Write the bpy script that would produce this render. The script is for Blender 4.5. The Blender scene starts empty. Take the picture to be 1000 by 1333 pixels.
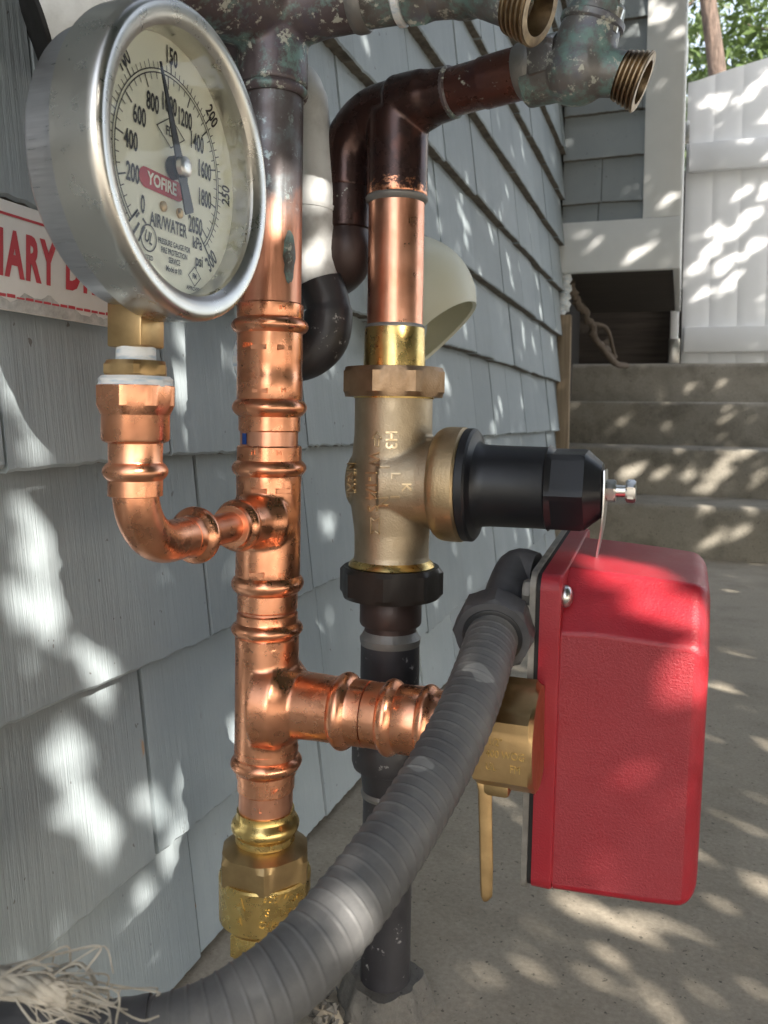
import bpy, bmesh, math, random
import numpy as np
from mathutils import Vector, Matrix
random.seed(7); RNG = np.random.default_rng(7)
scene = bpy.context.scene
col = scene.collection
pi = math.pi

# ------------------------------------------------------------------ camera
TH, PITCH, ROLL, F = math.radians(19.3), math.radians(2.0), 0.0145, 1100.0
CAM = Vector((0, 0, 0.38))
PPX, PPY = 500.0, 582.5
fw = Vector((-math.sin(TH)*math.cos(PITCH), math.cos(TH)*math.cos(PITCH), -math.sin(PITCH)))
r0 = Vector((math.cos(TH), math.sin(TH), 0)); u0 = r0.cross(fw)
rt = r0*math.cos(ROLL) + u0*math.sin(ROLL); up = u0*math.cos(ROLL) - r0*math.sin(ROLL)
cd = bpy.data.cameras.new('camera'); cam = bpy.data.objects.new('camera', cd); col.objects.link(cam)
cam.matrix_world = Matrix(((rt.x, up.x, -fw.x, CAM.x), (rt.y, up.y, -fw.y, CAM.y), (rt.z, up.z, -fw.z, CAM.z), (0, 0, 0, 1)))
cd.sensor_fit = 'VERTICAL'; cd.sensor_height = 24; cd.lens = 24*F/1333
cd.shift_y = -(666.5-PPY)/1333; cd.clip_start = 0.02; cd.clip_end = 400
cd.dof.use_dof = True; cd.dof.focus_distance = 0.46; cd.dof.aperture_fstop = cd.lens/1.3
scene.camera = cam

# ------------------------------------------------------------------ light
EL = math.radians(30); SAZ = math.atan2(0.76, -0.65)
S = Vector((math.sin(SAZ)*math.cos(EL), math.cos(SAZ)*math.cos(EL), math.sin(EL)))
w = bpy.data.worlds.new('World'); scene.world = w; w.use_nodes = True
wn, wl = w.node_tree.nodes, w.node_tree.links
sky = wn.new('ShaderNodeTexSky'); sky.sky_type = 'NISHITA'; sky.sun_disc = False
sky.sun_elevation = EL; sky.sun_rotation = SAZ; sky.dust_density = 2.0; sky.ozone_density = 0.6
hs = wn.new('ShaderNodeHueSaturation'); hs.inputs['Saturation'].default_value = 0.5
wl.new(sky.outputs[0], hs.inputs['Color']); wl.new(hs.outputs[0], wn['Background'].inputs[0])
wn['Background'].inputs[1].default_value = 0.15
sd = bpy.data.lights.new('sun', 'SUN'); sd.energy = 4.2; sd.angle = math.radians(0.5); sd.color = (1, 0.93, 0.83)
so = bpy.data.objects.new('sun', sd); col.objects.link(so); so.rotation_euler = S.to_track_quat('Z', 'Y').to_euler()
so.location = (4, -4, 5)
scene.view_settings.view_transform = 'Standard'; scene.view_settings.look = 'None'
scene.view_settings.gamma = 1; scene.view_settings.use_curve_mapping = False
scene.view_settings.exposure = 1.78
scene.cycles.max_bounces = 10; scene.cycles.transparent_max_bounces = 12
scene.cycles.use_denoising = True

# ------------------------------------------------------------------ pixel to world
def ray(px, py):
    return rt*((px-PPX)/F) - up*((py-PPY)/F) + fw
def Pd(px, py, d): return CAM + ray(px, py)*d
def PX(px, py, X): r = ray(px, py); return CAM + r*((X-CAM.x)/r.x)
def PY(px, py, Y): r = ray(px, py); return CAM + r*((Y-CAM.y)/r.y)
def PZ(px, py, Z): r = ray(px, py); return CAM + r*((Z-CAM.z)/r.z)
def depth(p): return (Vector(p)-CAM).dot(fw)
class Axis:
    """a vertical line in the place"""
    def __init__(s, px, py, d): p = Pd(px, py, d); s.x, s.y = p.x, p.y; s.d = d
    def z(s, py):
        z = 0.38
        for _ in range(4):
            v = Vector((s.x, s.y, z))-CAM; dd = v.dot(fw); y = PPY - F*v.dot(up)/dd; z += (y-py)*dd/F
        return z
    def r(s, wpx): return wpx*0.5*s.d/F
    def p(s, z): return Vector((s.x, s.y, z))

# ------------------------------------------------------------------ materials
def srgb(r, g, b):
    f = lambda c: (c/255/12.92 if c/255 <= 0.04045 else ((c/255+0.055)/1.055)**2.4)
    return (f(r), f(g), f(b), 1)
class Mat:
    def __init__(s, name, base=(.5, .5, .5), rough=.5, metal=0, **kw):
        s.m = bpy.data.materials.new(name); s.m.use_nodes = True
        s.n, s.l = s.m.node_tree.nodes, s.m.node_tree.links
        s.b = s.n['Principled BSDF']; s.out = s.n['Material Output']
        s.b.inputs['Base Color'].default_value = (*base[:3], 1)
        s.b.inputs['Roughness'].default_value = rough; s.b.inputs['Metallic'].default_value = metal
        for k, v in kw.items(): s.b.inputs[k.replace('_', ' ')].default_value = v
        s.tc = s.n.new('ShaderNodeTexCoord'); s.lastbump = None
    def coord(s, scale=(1, 1, 1), rnd=False, kind='Object'):
        mp = s.n.new('ShaderNodeMapping'); mp.inputs['Scale'].default_value = scale
        s.l.new(s.tc.outputs[kind], mp.inputs[0])
        if rnd:
            oi = s.n.new('ShaderNodeObjectInfo'); ml = s.n.new('ShaderNodeMath'); ml.operation = 'MULTIPLY'; ml.inputs[1].default_value = 57.0
            s.l.new(oi.outputs['Random'], ml.inputs[0]); s.l.new(ml.outputs[0], mp.inputs['Location'])
        return mp.outputs[0]
    def noise(s, scale, vec=None, detail=4, rough=.6, dist=0):
        n = s.n.new('ShaderNodeTexNoise'); n.inputs['Scale'].default_value = scale; n.inputs['Detail'].default_value = detail
        n.inputs['Roughness'].default_value = rough; n.inputs['Distortion'].default_value = dist
        s.l.new(vec if vec else s.coord(), n.inputs['Vector']); return n.outputs['Fac']
    def ramp(s, fac, *stops):
        r = s.n.new('ShaderNodeValToRGB'); e = r.color_ramp.elements
        while len(e) < len(stops): e.new(0.5)
        for el, (p, c) in zip(e, stops):
            el.position = p; el.color = (c, c, c, 1) if isinstance(c, (int, float)) else (*c[:3], 1)
        s.l.new(fac, r.inputs[0]); return r.outputs[0]
    def mix(s, fac, a, b):
        m = s.n.new('ShaderNodeMix'); m.data_type = 'RGBA'
        for sock, v in ((m.inputs[0], fac), (m.inputs[6], a), (m.inputs[7], b)):
            if isinstance(v, (int, float)): sock.default_value = v
            elif isinstance(v, (tuple, list)): sock.default_value = (*v[:3], 1)
            else: s.l.new(v, sock)
        return m.outputs[2]
    def math(s, op, a, b=0.0):
        m = s.n.new('ShaderNodeMath'); m.operation = op
        for sock, v in ((m.inputs[0], a), (m.inputs[1], b)):
            if isinstance(v, (int, float)): sock.default_value = v
            else: s.l.new(v, sock)
        return m.outputs[0]
    def set(s, key, sock): s.l.new(sock, s.b.inputs[key]); return s
    def bump(s, h, strength=.3, dist=.001):
        b = s.n.new('ShaderNodeBump'); b.inputs['Strength'].default_value = strength; b.inputs['Distance'].default_value = dist
        s.l.new(h, b.inputs['Height'])
        if s.lastbump: s.l.new(s.lastbump, b.inputs['Normal'])
        s.lastbump = b.outputs[0]; s.l.new(b.outputs[0], s.b.inputs['Normal']); return s
    def sep(s, axis='Z', kind='Object'):
        x = s.n.new('ShaderNodeSeparateXYZ'); s.l.new(s.tc.outputs[kind], x.inputs[0]); return x.outputs[axis]

M = {}
def metal(name, c1, c2, r1, r2, sc=40, bump=.06, fine=900, tint=None):
    m = Mat(name, c1, r1, 1)
    n = m.noise(sc, detail=6); m.set('Base Color', m.ramp(n, (.3, c1), (.7, c2)))
    n2 = m.noise(sc*2.3, detail=5); m.set('Roughness', m.ramp(n2, (.3, r1), (.75, r2)))
    m.bump(m.noise(fine, detail=2), bump, .0004); m.bump(m.noise(60, detail=1), .02 if 'brass' in name else .035, .0005)
    M[name] = m.m; return m
metal('copper', (.94, .46, .28), (.78, .34, .19), .21, .40, 55)
m = metal('copper_used', (.86, .45, .31), (.70, .31, .19), .24, .42, 35)
v = m.coord((1, 1, .05)); m.bump(m.noise(700, v, 3), .15, .0003)
metal('brass', (.80, .60, .25), (.66, .46, .16), .22, .38, 60)
metal('brass_dull', (.50, .36, .18), (.36, .25, .13), .36, .5, 60)
metal('brass_hex', (.62, .43, .22), (.46, .31, .15), .3, .48, 70)
metal('bronze', (.55, .45, .32), (.43, .345, .235), .42, .56, 50, .6, 900)
metal('bronze_bell', (.60, .46, .28), (.44, .33, .20), .4, .55, 50, .55, 700)
metal('bronze_nut', (.45, .31, .20), (.33, .22, .13), .4, .55, 90, .5, 800)
metal('bronze_worn_glint', (.74, .59, .38), (.62, .48, .30), .30, .42, 90, .1)  # worn raised tops; the highlight they catch is put into the paler colour
metal('zinc', (.72, .71, .68), (.6, .59, .56), .25, .4, 90)
metal('old_brass_thread', (.42, .32, .20), (.18, .13, .09), .35, .6, 120)
m = Mat('steel', (.62, .62, .63), .28, 1)
n = m.noise(14, m.coord((2.5, 60, 60)), 5, .65); m.set('Base Color', m.ramp(n, (.3, (.52, .52, .55)), (.7, (.62, .62, .65))))
m.set('Roughness', m.ramp(n, (.3, .26), (.7, .4))); m.bump(n, .03, .0002); M['steel'] = m.m
m = Mat('steel_polish', (.60, .585, .55), .26, 1)
n = m.noise(14, m.coord((6, 6, 6)), 6, .7); m.set('Roughness', m.ramp(n, (.3, .24), (.7, .36))); m.bump(n, .06, .0003); M['steel_polish'] = m.m

# dark aged copper: brown purple skin, teal verdigris, pale crust
def aged(name, a, b, teal=.5, metalv=.55, rough=.42, crust=.72):
    m = Mat(name, a, rough, metalv)
    c = m.ramp(m.noise(30, detail=6), (.3, a), (.55, b), (.75, (b[0]*.7, b[1]*.8, b[2]*1.2)))
    t = m.ramp(m.noise(70, detail=8, rough=.72), (teal-.03, 0), (teal+.09, 1))
    c = m.mix(t, c, (.16, .26, .24))
    k = m.ramp(m.noise(150, detail=5, rough=.7), (crust-.05, 0), (crust+.0, 1))
    c = m.mix(k, c, (.45, .46, .40)); m.set('Base Color', c)
    f = m.math('MAXIMUM', t, k); m.set('Metallic', m.ramp(f, (0, metalv), (1, .05)))
    m.set('Roughness', m.ramp(m.noise(60, detail=5), (.3, rough-.12), (.7, rough+.15)))
    m.bump(m.noise(260, detail=6), .35, .0008); M[name] = m.m; return m
aged('patina_bronze', (.10, .085, .075), (.19, .185, .18), .50, .4, .42, .62)
aged('patina_copper', (.085, .064, .066), (.135, .11, .115), .53, .45, .42, .62)
aged('dark_copper', (.07, .036, .03), (.045, .028, .026), .66, .6, .30, .70)
aged('red_copper', (.17, .068, .048), (.11, .048, .04), .70, .65, .30, .68)
# riser pipe: dark patina above, brushed bright copper below
m = Mat('riser_pipe', (.8, .4, .28), .3, 1)
z = m.sep('Z'); nz = m.math('ADD', z, m.math('MULTIPLY', m.math('SUBTRACT', m.noise(45, m.coord((1, 1, .5)), 6, .7), .5), .055))
blend = m.ramp(m.math('MULTIPLY', m.math('ADD', nz, -.452), 12), (.36, 0), (.62, 1))      # 0 = clean copper
cop = m.ramp(m.noise(60, m.coord((1, 1, .15)), 6, .7), (.3, (.80, .40, .27)), (.7, (.52, .23, .14)))
dk = m.ramp(m.noise(40, detail=6), (.3, (.10, .075, .072)), (.52, (.16, .145, .15)), (.68, (.24, .28, .30)))
spots = m.ramp(m.noise(120, detail=6, rough=.7), (.58, 0), (.66, 1))
dk = m.mix(spots, dk, (.36, .42, .42)); m.set('Base Color', m.mix(blend, cop, dk))
m.set('Metallic', m.ramp(blend, (0, 1), (1, .55)))
m.set('Roughness', m.ramp(m.noise(200, m.coord((1, 1, .08)), 4), (.3, .30), (.7, .52)))
m.bump(m.noise(500, m.coord((1, 1, .06)), 3), .25, .0004); M['riser_pipe'] = m.m
# dark stub fading to copper patches at its lower rim
m = Mat('burnt_copper', (.1, .04, .03), .28, .8)
z = m.sep('Z'); k = m.math('ADD', m.math('MULTIPLY', z, -60), m.math('MULTIPLY', m.noise(130, detail=6, rough=.7), 1.6))
BURNT = (m, k)
def dark_metal(name, c, rough=.45, spots=.66, mt=.0):
    m = Mat(name, c, rough, mt)
    n = m.noise(45, detail=6); cc = m.ramp(n, (.3, c), (.7, tuple(x*1.7 for x in c)))
    k = m.ramp(m.noise(110, detail=6, rough=.7), (spots, 0), (spots+.05, 1))
    m.set('Base Color', m.mix(k, cc, (.33, .33, .32))); m.set('Roughness', m.ramp(n, (.3, rough-.1), (.7, rough+.15)))
    m.bump(m.noise(300, detail=5), .3, .0006); M[name] = m.m
dark_metal('tarred', (.024, .023, .026), .42, .62)
dark_metal('brown_fitting', (.045, .030, .027), .42, .68, .3)
dark_metal('black_nut', (.022, .018, .016), .40, .75, .3)
m = Mat('black_plastic', (.010, .011, .014), .42); m.bump(m.noise(900, detail=2), .08, .0003); m.set('Roughness', m.ramp(m.noise(25, detail=5), (.3, .34), (.7, .5))); M['black_plastic'] = m.m
m = Mat('grey_plastic', (.06, .06, .065), .5); n = m.noise(60, detail=6); m.set('Base Color', m.ramp(n, (.3, (.045, .045, .05)), (.7, (.085, .085, .09)))); m.bump(m.noise(700), .15, .0004); M['grey_plastic'] = m.m
m = Mat('conduit', (.10, .10, .105), .55)
n = m.noise(35, detail=7, rough=.65); c = m.ramp(n, (.3, (.082, .082, .085)), (.55, (.12, .12, .12)), (.75, (.18, .176, .168)))
k = m.ramp(m.noise(38, detail=2, rough=.4), (.67, 0), (.685, 1)); c = m.mix(k, c, (.22, .22, .215))
m.set('Base Color', c); m.bump(m.noise(500, detail=4), .25, .0004); M['conduit'] = m.m
m = Mat('red_cover', (.36, .010, .022), .42)
n = m.noise(18, detail=7, rough=.7); fine = m.noise(900, detail=3)
d = m.ramp(n, (.30, .05), (.72, .48)); m.set('Base Color', m.mix(d, (.32, .006, .018), (.38, .05, .06)))
m.set('Roughness', m.ramp(n, (.3, .34), (.7, .52))); m.bump(m.noise(900, detail=3), .5, .0005)
m.b.inputs['Subsurface Weight'].default_value = .25; m.b.inputs['Subsurface Radius'].default_value = (.012, .001, .001); m.b.inputs['Subsurface Scale'].default_value = 1.0
M['red_cover'] = m.m
m = Mat('red_textured', (.42, .05, .06), .5)
n = m.noise(16, detail=8, rough=.7); g = m.noise(1500, detail=2); c = m.mix(m.ramp(n, (.32, 0), (.72, 1)), (.27, .009, .018), (.33, .035, .045))
c = m.mix(m.ramp(g, (.4, 0), (.62, .30)), c, (.42, .08, .09)); m.set('Base Color', c); m.bump(m.noise(750, detail=4, rough=.65), .9, .0007)
sc_ = m.ramp(m.noise(1.0, m.coord((30, 60, 240)), 4, .7), (.70, 0), (.73, .5)); m.set('Roughness', m.ramp(n, (.3, .42), (.7, .58))); M['red_textured'] = m.m
m = Mat('plate_grey', (.22, .21, .19), .6, .3); m.set('Base Color', m.ramp(m.noise(80, detail=6), (.3, (.17, .16, .145)), (.7, (.30, .285, .26)))); m.bump(m.noise(400), .3, .0005); M['plate_grey'] = m.m
M['gasket'] = Mat('gasket', (.01, .01, .01), .7).m
m = Mat('dial_face', (.68, .71, .58), .5); m.set('Base Color', m.ramp(m.noise(20), (.3, (.80, .82, .68)), (.7, (.76, .78, .64)))); M['dial_face'] = m.m
M['ink'] = Mat('ink', (.012, .012, .012), .5).m
M['needle'] = Mat('needle', (.01, .01, .011), .4).m
M['logo_red'] = Mat('logo_red', (.42, .015, .02), .5).m
M['logo_white'] = Mat('logo_white', (.8, .8, .72), .5).m
m = Mat('sign_white', (.72, .71, .68), .45)
n = m.noise(30, detail=7, rough=.7); z = m.sep('Z')
k = m.ramp(m.math('ADD', m.math('MULTIPLY', z, -85), m.math('MULTIPLY', m.noise(60, m.coord((1, .5, 1)), 7, .7), 2.4)), (.5, 0), (.56, 1))
SIGNK = k
m.set('Base Color', m.ramp(n, (.3, (.74, .73, .71)), (.7, (.66, .65, .61)))); M['sign_white'] = m.m
m = Mat('sign_bare', (.4, .4, .38), .55, .4); m.set('Base Color', m.ramp(m.noise(90, detail=7, rough=.75), (.35, (.30, .30, .28)), (.65, (.55, .55, .52)))); m.bump(m.noise(200, detail=6), .4, .0006); M['sign_bare'] = m.m
M['sign_red'] = Mat('sign_red', (.46, .03, .045), .5).m
m = Mat('tape_white', (.75, .77, .78), .6); m.set('Base Color', m.ramp(m.noise(90, m.coord((1, 1, 5)), 5), (.35, (.48, .60, .70)), (.55, (.80, .82, .82)))); m.bump(m.noise(160, m.coord((1, 1, 4)), 5), .5, .001); M['tape_white'] = m.m
m = Mat('solder', (.24, .235, .225), .5, .6); m.bump(m.noise(200), .5, .001); M['solder'] = m.m
m = Mat('pale_sleeve', (.55, .57, .57), .6); m.set('Base Color', m.ramp(m.noise(30, detail=8, rough=.7), (.3, (.50, .51, .50)), (.55, (.70, .72, .72)), (.8, (.76, .78, .79)))); m.bump(m.noise(90, detail=6), .4, .001); M['pale_sleeve'] = m.m
m = Mat('cream', (.68, .68, .54), .45); m.set('Base Color', m.ramp(m.noise(12), (.3, (.70, .70, .58)), (.7, (.66, .65, .50)))); M['cream'] = m.m
M['blue_plastic'] = Mat('blue_plastic', (.01, .06, .30), .4).m
# shingle paint: combed grain running down each shake
def shake(name, c1, c2, strength=.9):
    m = Mat(name, c1, .55)
    grain = m.noise(1.0, m.coord((60, 330, 9), True), 5, .65, .5)
    g2 = m.noise(1.0, m.coord((40, 900, 25), True), 3, .6)
    big = m.noise(7, m.coord((1, 1, 1), True), 6, .65)
    c = m.ramp(big, (.3, c1), (.7, c2))
    dirt = m.ramp(m.noise(40, m.coord((1, 1, .6), True), 7, .7), (.66, 0), (.78, .7))
    c = m.mix(dirt, c, (c1[0]*.55, c1[1]*.5, c1[2]*.45))
    sp_k = m.ramp(m.noise(150, m.coord((1, 1, .8), True), 2, .5), (.735, 0), (.75, .8)); c = m.mix(sp_k, c, (.09, .08, .07))
    rust = m.ramp(m.noise(55, m.coord((1, 1, .5), True), 3, .5), (.765, 0), (.79, .75)); c = m.mix(rust, c, (.42, .25, .12))
    oi2 = m.n.new('ShaderNodeObjectInfo'); hv = m.n.new('ShaderNodeHueSaturation'); m.l.new(c, hv.inputs['Color']); m.l.new(m.math('ADD', m.math('MULTIPLY', oi2.outputs['Random'], .20), .90), hv.inputs['Value'])
    m.set('Base Color', hv.outputs[0]); m.set('Roughness', m.ramp(grain, (.3, .42), (.7, .62)))
    m.bump(grain, strength, .0022); m.bump(g2, .25, .0008); m.bump(m.noise(330, m.coord((1, 1, .5)), 3), .18, .0008)
    M[name] = m.m
shake('shake_paint', (.262, .306, .328), (.322, .366, .388), .38)
shake('shake_far', (.285, .32, .335), (.33, .36, .37), .3)
m = Mat('shake_butt', (.15, .13, .11), .9); m.set('Base Color', m.ramp(m.noise(60, detail=5), (.35, (.09, .075, .06)), (.65, (.22, .19, .15)))); M['shake_butt'] = m.m
m = Mat('wall_paper', (.03, .03, .03), .8); M['wall_paper'] = m.m
m = Mat('trim_white', (.70, .71, .69), .45); m.set('Base Color', m.ramp(m.noise(9, detail=7), (.3, (.82, .83, .82)), (.7, (.76, .77, .76)))); m.bump(m.noise(40, m.coord((20, 20, 1)), 4), .08, .001); M['trim_white'] = m.m
m = Mat('vinyl', (.72, .74, .75), .4); m.set('Base Color', m.ramp(m.noise(5, detail=7), (.3, (.84, .86, .88)), (.7, (.78, .80, .81)))); M['vinyl'] = m.m
def concrete(name, a, b, stain, bs=.4):
    m = Mat(name, a, .85)
    c = m.ramp(m.noise(3.5, detail=10, rough=.68), (.3, a), (.7, b))
    k = m.ramp(m.noise(9, detail=9, rough=.7), (.48, 0), (.72, .8)); c = m.mix(k, c, stain)
    p = m.ramp(m.noise(190, detail=3), (.30, 1), (.37, 0)); c = m.mix(p, c, tuple(x*.4 for x in a))
    s2 = m.ramp(m.noise(260, detail=4, rough=.7), (.35, .84), (.65, 1.08)); mm = m.n.new('ShaderNodeMix'); mm.data_type = 'RGBA'; mm.blend_type = 'MULTIPLY'; mm.inputs[0].default_value = 1
    m.l.new(c, mm.inputs[6]); m.l.new(s2, mm.inputs[7]); m.set('Base Color', mm.outputs[2])
    m.bump(m.noise(60, detail=9, rough=.7), bs, .003); m.bump(m.noise(500, detail=3), .3, .0008); M[name] = m.m
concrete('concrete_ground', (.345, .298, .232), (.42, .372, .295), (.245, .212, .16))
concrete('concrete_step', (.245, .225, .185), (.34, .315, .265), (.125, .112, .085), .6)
concrete('mortar', (.12, .11, .095), (.21, .20, .18), (.05, .046, .042), .9)
m = Mat('soil', (.05, .04, .03), .95); m.bump(m.noise(40, detail=8), .8, .02); M['soil'] = m.m
m = Mat('plank', (.26, .19, .12), .8); m.set('Base Color', m.ramp(m.noise(6, m.coord((20, 20, 1)), 6), (.3, (.20, .145, .09)), (.7, (.33, .25, .165)))); M['plank'] = m.m
m = Mat('old_wood', (.06, .05, .04), .85); m.set('Base Color', m.ramp(m.noise(6, m.coord((1, 20, 20)), 6), (.3, (.035, .028, .022)), (.7, (.075, .06, .048)))); M['old_wood'] = m.m
m = Mat('root', (.13, .10, .075), .9); m.bump(m.noise(60, detail=6), .7, .01); M['root'] = m.m
m = Mat('bark', (.20, .14, .10), .9); m.set('Base Color', m.ramp(m.noise(6, m.coord((6, 6, 1)), 7), (.3, (.05, .036, .028)), (.65, (.17, .12, .095)))); m.bump(m.noise(9, m.coord((5, 5, 1)), 7), .9, .05); M['bark'] = m.m
def leafm(name, a, b):
    m = Mat(name, a, .5); oi = m.n.new('ShaderNodeTexWhiteNoise'); m.l.new(m.coord((3, 3, 3)), oi.inputs[0])
    n = m.noise(2.2, detail=5); c = m.ramp(n, (.3, a), (.7, b)); m.set('Base Color', c)
    tr = m.n.new('ShaderNodeBsdfTranslucent'); m.l.new(c, tr.inputs[0]); mx = m.n.new('ShaderNodeMixShader'); mx.inputs[0].default_value = .3
    m.l.new(m.b.outputs[0], mx.inputs[1]); m.l.new(tr.outputs[0], mx.inputs[2]); m.l.new(mx.outputs[0], m.out.inputs[0]); M[name] = m.m
leafm('leaf', (.045, .085, .02), (.10, .15, .04)); leafm('leaf_pale', (.09, .14, .05), (.16, .20, .08)); leafm('leaf_shade', (.035, .06, .018), (.06, .09, .028))
m = Mat('rope', (.42, .38, .32), .9); m.set('Base Color', m.ramp(m.noise(120, detail=5), (.3, (.22, .195, .155)), (.7, (.44, .41, .35)))); M['rope'] = m.m
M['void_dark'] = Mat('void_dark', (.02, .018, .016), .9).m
m = Mat('glass'); m.n.remove(m.b); tr = m.n.new('ShaderNodeBsdfTransparent'); gl = m.n.new('ShaderNodeBsdfGlossy'); gl.inputs['Roughness'].default_value = .02
fr = m.n.new('ShaderNodeFresnel'); fr.inputs[0].default_value = 1.35; mx = m.n.new('ShaderNodeMixShader')
geo = m.n.new('ShaderNodeNewGeometry'); m.l.new(m.math('MULTIPLY', m.math('MULTIPLY', fr.outputs[0], .8), m.math('SUBTRACT', 1.0, geo.outputs['Backfacing'])), mx.inputs[0]); m.l.new(tr.outputs[0], mx.inputs[1]); m.l.new(gl.outputs[0], mx.inputs[2]); m.l.new(mx.outputs[0], m.out.inputs[0]); M['glass'] = m.m

# ------------------------------------------------------------------ mesh helpers
def frame_of(d):
    d = Vector(d).normalized(); a = Vector((0, 0, 1)) if abs(d.z) < .9 else Vector((1, 0, 0))
    x = a.cross(d).normalized(); y = d.cross(x); return x, y, d
class MB:
    def __init__(s): s.v, s.f = [], []
    def add(s, vs, fs):
        o = len(s.v); s.v += [tuple(v) for v in vs]; s.f += [tuple(i+o for i in f) for f in fs]; return s
    def lathe(s, prof, org, d=(0, 0, 1), n=48, rf=None, ph=0.0, cap=True, ref=None):
        """prof: (t, r) along d; rf(t, r, angle) overrides the radius"""
        x, y, z = frame_of(d)
        if ref is not None: x = (Vector(ref)-z*Vector(ref).dot(z)).normalized(); y = z.cross(x)
        vs, fs = [], []; org = Vector(org)
        for (t, r) in prof:
            for k in range(n):
                a = 2*pi*k/n; rr = rf(t, r, a) if rf else r
                vs.append(org + z*t + (x*math.cos(a+ph)+y*math.sin(a+ph))*rr)
        m = len(prof)
        for i in range(m-1):
            for k in range(n):
                k2 = (k+1) % n; fs.append((i*n+k, i*n+k2, (i+1)*n+k2, (i+1)*n+k))
        if cap: fs.append(tuple(range(n-1, -1, -1))); fs.append(tuple((m-1)*n+k for k in range(n)))
        return s.add(vs, fs)
    def hexa(s, org, d, L, flat, ch=.12, sides=6, ph=0.0, ref=None, n=None, r_in=0):
        """nut: flat = across flats, corners turned off at both ends"""
        n = n or sides*8; ap = flat/2; R = ap/math.cos(pi/sides); c = (R-ap)*1.15; e = min(L*.25, c*1.0)
        def rf(t, r, a):
            q = (a % (2*pi/sides))-pi/sides; return min(ap/math.cos(q), r)
        return s.lathe([(0, R-c), (e, R), (L-e, R), (L, R-c)], org, d, n, rf, ph, True, ref)
    def tube(s, pts, rad, n=20, cap=True, rf=None):
        pts = [Vector(p) for p in pts]; m = len(pts); vs, fs = [], []
        T = [(pts[min(i+1, m-1)]-pts[max(i-1, 0)]).normalized() for i in range(m)]
        x = frame_of(T[0])[0]; L = 0
        for i, p in enumerate(pts):
            x = (x - T[i]*x.dot(T[i])).normalized(); y = T[i].cross(x)
            if i: L += (p-pts[i-1]).length
            r = rad[i] if isinstance(rad, (list, tuple)) else rad
            for k in range(n):
                a = 2*pi*k/n; rr = rf(L, r, a) if rf else r
                vs.append(p + (x*math.cos(a)+y*math.sin(a))*rr)
        for i in range(m-1):
            for k in range(n):
                k2 = (k+1) % n; fs.append((i*n+k, i*n+k2, (i+1)*n+k2, (i+1)*n+k))
        if cap: fs.append(tuple(range(n-1, -1, -1))); fs.append(tuple((m-1)*n+k for k in range(n)))
        return s.add(vs, fs)
    def box(s, a, b):
        (x0, y0, z0), (x1, y1, z1) = a, b
        v = [(x0, y0, z0), (x1, y0, z0), (x1, y1, z0), (x0, y1, z0), (x0, y0, z1), (x1, y0, z1), (x1, y1, z1), (x0, y1, z1)]
        return s.add(v, [(0, 3, 2, 1), (4, 5, 6, 7), (0, 1, 5, 4), (1, 2, 6, 5), (2, 3, 7, 6), (3, 0, 4, 7)])
    def text(s, body, size, mapf, ext=.0, align='CENTER', sx=1.0, off=0.0, space=1.0):
        v, f = text_geo(body, size, ext, align, off, space); return s.add([mapf(x*sx, y, z) for x, y, z in v], f)
    def mesh(s, name):
        me = bpy.data.meshes.new(name); me.from_pydata(s.v, [], s.f); me.update(); return me
    def build(s, name, mat, parent=None, smooth=35, bevel=0, loc=None, seg=2):
        me = s.mesh(name)
        if bevel:
            bm = bmesh.new(); bm.from_mesh(me)
            bmesh.ops.bevel(bm, geom=[e for e in bm.edges if len(e.link_faces) == 2 and e.calc_face_angle(0) > .6], offset=bevel, segments=seg, profile=.5, affect='EDGES', clamp_overlap=True)
            bm.to_mesh(me); bm.free()
        return link(name, me, mat, parent, smooth)
def link(name, me, mat, parent=None, smooth=35):
    if smooth:
        me.shade_smooth(); me.set_sharp_from_angle(angle=math.radians(smooth))
    if mat: me.materials.append(M[mat])
    o = bpy.data.objects.new(name, me); col.objects.link(o)
    if parent:
        pm = parent
        o.parent = pm; o.matrix_parent_inverse = wm(pm).inverted()
    return o
def wm(o):
    m = Matrix.LocRotScale(o.location, o.rotation_euler, o.scale)
    return (wm(o.parent) @ o.matrix_parent_inverse @ m) if o.parent else m
_tc = {}
def text_geo(body, size, ext, align, off=0, space=1.0):
    key = (body, size, ext, align, off, space)
    if key not in _tc:
        c = bpy.data.curves.new('txt', 'FONT'); c.body = body; c.size = size; c.extrude = ext; c.align_x = align; c.align_y = 'CENTER'; c.resolution_u = 3; c.space_character = space; c.offset = off
        o = bpy.data.objects.new('txt', c); col.objects.link(o); dg = bpy.context.evaluated_depsgraph_get(); dg.update()
        me = bpy.data.meshes.new_from_object(o.evaluated_get(dg))
        _tc[key] = ([tuple(v.co) for v in me.vertices], [tuple(p.vertices) for p in me.polygons])
        bpy.data.objects.remove(o); bpy.data.curves.remove(c); bpy.data.meshes.remove(me)
    return _tc[key]
def fuse(mb, voxel=.0008, it=8, fac=.5):
    o = bpy.data.objects.new('tmp', mb.mesh('tmp')); col.objects.link(o)
    r = o.modifiers.new('r', 'REMESH'); r.mode = 'VOXEL'; r.voxel_size = voxel
    q = o.modifiers.new('s', 'SMOOTH'); q.iterations = it; q.factor = fac
    dg = bpy.context.evaluated_depsgraph_get(); dg.update()
    me = bpy.data.meshes.new_from_object(o.evaluated_get(dg)); bpy.data.objects.remove(o); return me
def tag(o, label=None, cat=None, group=None, kind=None):
    for k, v in (('label', label), ('category', cat), ('group', group), ('kind', kind)):
        if v: o[k] = v
    return o
def empty(name, loc, label, cat, group=None):
    o = bpy.data.objects.new(name, None); col.objects.link(o); o.location = loc; o.empty_display_size = .02
    return tag(o, label, cat, group)
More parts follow.
